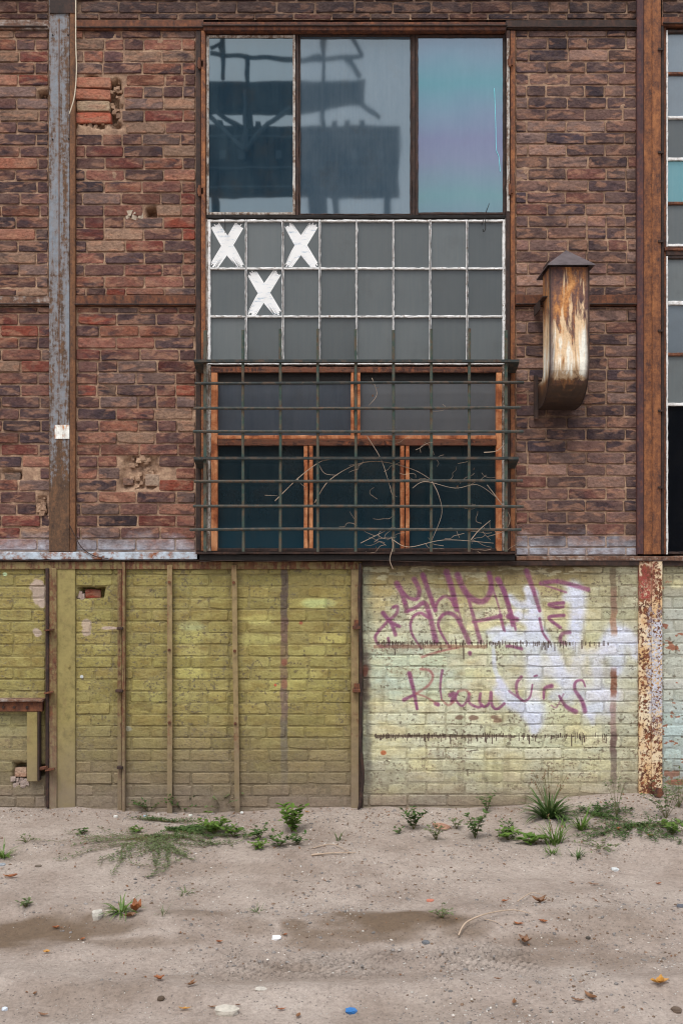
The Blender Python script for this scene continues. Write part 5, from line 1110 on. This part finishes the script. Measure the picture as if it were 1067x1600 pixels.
stone(354, 1583, 'flat pale grey stone at the bottom edge left of the blue shard', .050, .036, .022, (192, 184, 172), sharp=True, seed=1)
stone(152, 1434, 'squarish grey stone on the edge of the left rut', .028, .030, .035, (188, 182, 172), sharp=True, seed=2, rot=.7)
stone(549, 1581, 'small bright blue ceramic shard at the bottom edge', .024, .022, .012, (54, 118, 184), 'shard', 'ceramic_shard', seed=3, sharp=True, rough=.3)
stone(432, 1467, 'crumpled white scrap on the damp rut', .026, .016, .016, (230, 230, 232), 'scrap', 'paper_scrap', seed=4)
stone(960, 1360, 'whitish translucent plastic scrap on the sand at right', .022, .018, .014, (204, 206, 206), 'scrap', 'plastic_scrap', seed=5)
stone(8, 1578, 'small pale blue white pebble in the lower left corner', .014, .012, .010, (204, 210, 220), seed=6)
stone(672, 1408, 'small pinkish brick chip on the sand above the rut', .022, .014, .010, (190, 120, 100), 'brick chip', 'brick_chip', seed=7)
stone(665, 1474, 'dark grey pebble in the rut', .019, .016, .014, (104, 106, 110), seed=8); stone(407, 1546, 'half buried pale stone left of centre', .026, .018, .008, (186, 178, 168), seed=9)
stone(181, 1277, 'white pebble at the foot of the rusty angle iron', .016, .012, .014, (216, 214, 208), seed=10); stone(298, 1275, 'white pebble beside the weed mat at the wall', .016, .012, .012, (206, 206, 196), seed=11); stone(378, 1271, 'white pebble at the foot of the leaning strip', .013, .012, .014, (220, 220, 216), seed=12)
stone(227, 1276, 'pale blue pebble between the two strips', .011, .010, .010, (176, 196, 210), seed=13); stone(1062, 1417, 'dark blue grey pebble at the right edge', .022, .016, .014, (92, 94, 102), seed=14); stone(918, 1467, 'dark pebble right of the curved twig', .012, .010, .010, (72, 66, 60), seed=15)
stone(544, 1513, 'tiny black pebble in the lower middle', .009, .009, .008, (56, 50, 48), seed=16); stone(252, 1562, 'dark clod of earth near the bottom', .016, .014, .012, (86, 72, 60), seed=17); stone(1056, 1580, 'brown clod in the lower right', .02, .02, .014, (100, 84, 72), seed=18)
stone(60, 1354, 'dark earth clod near the left edge', .022, .012, .010, (110, 98, 88), seed=19); stone(4, 1352, 'grey pebble at the left edge', .02, .014, .012, (146, 150, 156), seed=20)
def dleaf(px, py, label, L, w, mat, az, curl=.5, name='dry_leaf', n=1):
    b = G(px, py); mb = MB()
    for q in range(n):
        a = az + q * random.uniform(.6, 1.2); d = Vector((math.cos(a), math.sin(a), 0)); s_ = Vector((-d.y, d.x, 0)); v = []; m_ = 6
        for i in range(m_ + 1):
            t_ = i / m_; ww = w * math.sin(math.pi * min(t_ * .92 + .05, 1)) * .5; c = d * (t_ - .5) * L + Vector((0, 0, .006 + curl * L * (t_ - .5) ** 2 * 1.4 + q * .004)); lift = ww * random.uniform(.4, 1.1)
            v += [c - s_ * ww + Vector((0, 0, lift)), c, c + s_ * ww + Vector((0, 0, lift * random.uniform(.3, 1.2)))]
        mb.add(v, [(i * 3 + j, i * 3 + j + 1, i * 3 + j + 4, i * 3 + j + 3) for i in range(m_) for j in (0, 1)])
    o = mb.obj(name, M[mat]); o.location = b; tag(o, label, 'leaf', 'dry leaves on the sand'); return o
for a in [(17, 1372, 'orange leaf near the left edge', .075, .03, 'dry_orange', .1), (213, 1425, 'standing orange leaf beside the grass tuft', .08, .045, 'dry_orange', 1.2, 1.5, 'dry_leaf', 2), (203, 1434, 'dark brown leaf beside the orange leaf', .06, .04, 'dry_brown', .4),
          (130, 1470, 'small orange leaf in the left rut', .028, .02, 'dry_orange', 1.1), (88, 1452, 'small tan leaf on the rut bank', .035, .02, 'dry_orange', .3), (73, 1490, 'small yellow brown leaf low on the left', .032, .018, 'dry_yellow', 3.0), (343, 1474, 'tiny orange leaf left of the white scrap', .03, .02, 'dry_orange', .2),
          (446, 1463, 'tiny orange bit right of the white scrap', .02, .016, 'dry_orange', .8), (249, 1532, 'orange brown leaf pair on lower left sand', .045, .018, 'dry_orange', 2.2, .6, 'dry_leaf', 2), (299, 1541, 'forked tan leaf on lower left sand', .05, .014, 'dry_brown', .5, .6, 'dry_leaf', 2), (68, 1588, 'tan leaf in the lower left corner', .042, .012, 'dry_brown', 2.9),
          (55, 1557, 'narrow brown leaf on end, lower left', .026, .012, 'dry_brown', 1.4), (289, 1579, 'tan curled leaf left of the flat stone', .05, .014, 'dry_yellow', .0), (332, 1576, 'tan sliver touching the flat stone', .035, .010, 'dry_brown', .1), (372, 1573, 'dark sliver right of the flat stone', .022, .009, 'dry_brown', .1), (440, 1580, 'orange sliver between stone and blue shard', .034, .012, 'dry_orange', .2),
          (466, 1590, 'brown leaf standing at the bottom edge', .032, .018, 'dry_brown', 1.3), (922, 1560, 'long brown leaf on lower right sand', .065, .024, 'dry_brown', 2.1), (803, 1569, 'brown leaf lower right of centre', .042, .016, 'dry_brown', 1.4), (902, 1566, 'small brown scrap leaf beside the long leaf', .05, .014, 'dry_brown', 2.7),
          (1030, 1538, 'yellow curled leaf pair at lower right', .075, .03, 'dry_yellow', .1, .5, 'dry_leaf', 2), (820, 1474, 'crumpled reddish leaf below the curved twig', .07, .03, 'dry_brown', 1.2, .9, 'dry_leaf', 2), (842, 1411, 'crumpled pale red leaf above the curved twig', .075, .03, 'dry_brown', 2.6, .8, 'dry_leaf', 2), (788, 1410, 'small orange leaf above the rut', .04, .018, 'dry_orange', .1),
          (965, 1297, 'orange leaf in the creeping weed', .05, .025, 'dry_orange', .1), (1016, 1308, 'rusty leaf at the right weed edge', .04, .018, 'dry_orange', 2.8), (480, 1270, 'yellow leaf at the wall below the post', .036, .016, 'dry_yellow', .0), (928, 1384, 'pale brown sliver on the right sand', .045, .012, 'dry_brown', 2.9), (1028, 1383, 'small orange bit at far right', .035, .018, 'dry_orange', .2),
          (893, 1381, 'thin brown sliver in the right middle', .03, .01, 'dry_brown', 2.5), (778, 1532, 'brown sliver in the lower middle right', .035, .010, 'dry_brown', .0), (810, 1447, 'rust coloured sliver beside the curved twig', .05, .014, 'dry_orange', 2.7), (848, 1442, 'small rust coloured leaf right of the twig', .04, .02, 'dry_orange', 2.8)]: dleaf(*a)
def twig(pts, r, label, r1=None, name='twig', mat='twig'):
    mb = MB(); P = [G(px, py) + Vector((0, 0, h)) for px, py, h in pts]; mb.tube(curve3(P, 8), r, 6, r1 if r1 else r * .3); tag(mb.obj(name, M[mat], smooth=True), label, 'twig')
twig([(716, 1468, .012), (728, 1452, .03), (760, 1438, .035), (800, 1431, .03), (828, 1429, .012)], .0042, 'curved pale twig lying over the damp rut', .002)
twig([(756, 1438, .01), (775, 1446, .008), (792, 1456, .008)], .002, 'thin side twig under the curved one'); twig([(487, 1338, .008), (520, 1336, .012), (556, 1334, .008)], .006, 'straight brown stick on the verge', name='stick')
twig([(490, 1327, .008), (520, 1322, .010), (552, 1336, .006)], .0035, 'thin bent root above the straight stick'); twig([(808, 1412, .01), (832, 1400, .016), (860, 1408, .01)], .003, 'thin reddish twig arching above the crumpled leaf')
t = thing('bark_piece', 'flaky pinkish bark piece on the sand between weeds', 'bark', tuple(G(690, 1292)))
for i in range(4): mb = MB(); a = G(676 + i * 2, 1291 + i * 2.0); b = G(704 - i * 2, 1295 + i * 1.2); mb.tube(curve3([a + Vector((0, 0, .012)), (a + b) / 2 + Vector((0, 0, .022 - i * .003)), b + Vector((0, 0, .010))], 4), .008, 6, .005); mb.obj('bark_strip', mat_plain('pink_bark', (172, 132, 112), .9, .5, 60, KG), t)

# loose gravel over the sand (uncountable)
ico = [(0, 0, 1), (.9, 0, .35), (.28, .85, .35), (-.72, .53, .35), (-.72, -.53, .35), (.28, -.85, .35), (.72, .53, -.3), (-.28, .85, -.3), (-.9, 0, -.3), (-.28, -.85, -.3), (.72, -.53, -.3)]
icf = [(0, 1, 2), (0, 2, 3), (0, 3, 4), (0, 4, 5), (0, 5, 1), (1, 6, 2), (2, 7, 3), (3, 8, 4), (4, 9, 5), (5, 10, 1), (6, 7, 2), (7, 8, 3), (8, 9, 4), (9, 10, 5), (10, 6, 1)]
ico = np.array(ico); icf = np.array(icf)
def pebbles(n, smin, smax, mat, region=(-2.6, 2.6, -3.4, -.02), bias=0):
    x = rng.uniform(region[0], region[1], n * 3); y = rng.uniform(region[2], region[3], n * 3)
    den = fbm(x * 2.2, y * 2.2, 91, 3) + .25 * sstep(-1.3, -.3, y) + .12 * np.exp(-((y + 1.75) / .3) ** 2) * (x > .2)
    kp = rng.random(n * 3) < sstep(.38, .75, den); x, y = x[kp][:n], y[kp][:n]; m_ = len(x); z = gh(x, y)
    s = smin * (smax / smin) ** (rng.random(m_) ** 3.0); a = rng.uniform(0, 6.28, m_); e = rng.uniform(.6, 1.3, (m_, 1))
    P = ico[None] * rng.uniform(.75, 1.2, (m_, 11, 1)); Xr = P[..., 0] * e; Yr = P[..., 1] / e; ca, sa = np.cos(a)[:, None], np.sin(a)[:, None]
    V = np.stack([(Xr * ca - Yr * sa) * s[:, None] + x[:, None], (Xr * sa + Yr * ca) * s[:, None] + y[:, None], P[..., 2] * .6 * s[:, None] + z[:, None] + .15 * s[:, None]], -1)
    Fc = icf[None] + (np.arange(m_) * 11)[:, None, None]
    m = np_mesh('gravel', V.reshape(-1, 3), Fc.reshape(-1, 3), False); return m
for nm, cnt, a, b, c in [('grey gravel', 6500, .002, .011, (132, 126, 122)), ('pale gravel', 4500, .0018, .0075, (190, 182, 174)), ('brown gravel', 5000, .002, .009, (120, 100, 84))]:
    n_ = N('gravel_' + nm.split()[0]); col = n_.ramp(n_.noise(30, 2, None, .6), [(.3, C(*[int(q * .75) for q in c], KG)), (.7, C(*[min(255, int(q * 1.15)) for q in c], KG))]); mt = n_.done(n_.bsdf(col, .85, None, .2))
    o = link('gravel', pebbles(cnt, a, b, mt), mt, kind='stuff'); o['label'] = nm + ' scattered over the sandy lane'; o['category'] = 'gravel'

# dry bits and chips gathered along the wall foot and the ruts (uncountable)
mb = MB()
for _ in range(520):
    x = random.uniform(-2.4, 2.4); y = random.choice([-abs(random.gauss(0, .16)) - .02, random.uniform(-1.2, -.05), random.gauss(-2.1, .25), random.uniform(-3.3, -.1)])
    if y < -3.4: continue
    c = Vector((x, y, float(gh(x, y)) + .003)); a = random.uniform(0, 3.14); L = random.uniform(.006, .03) * (1 if y > -1.5 else .6); w = random.uniform(.0012, .004)
    d = Vector((math.cos(a), math.sin(a), random.uniform(-.1, .25))); q = Vector((-d.y, d.x, 0)) * w
    mb.add([c - d * L * .5 - q, c - d * L * .5 + q, c + q * 1.3 + Vector((0, 0, .003)), c + d * L * .5 + q * .3, c + d * L * .5 - q * .3, c - q * 1.3 + Vector((0, 0, .003))], [(0, 1, 2, 5), (5, 2, 3, 4)])
o = mb.obj('plant_litter', M['dry_brown'], kind='stuff'); o['label'] = 'fine dry plant bits scattered along the wall foot and lane'
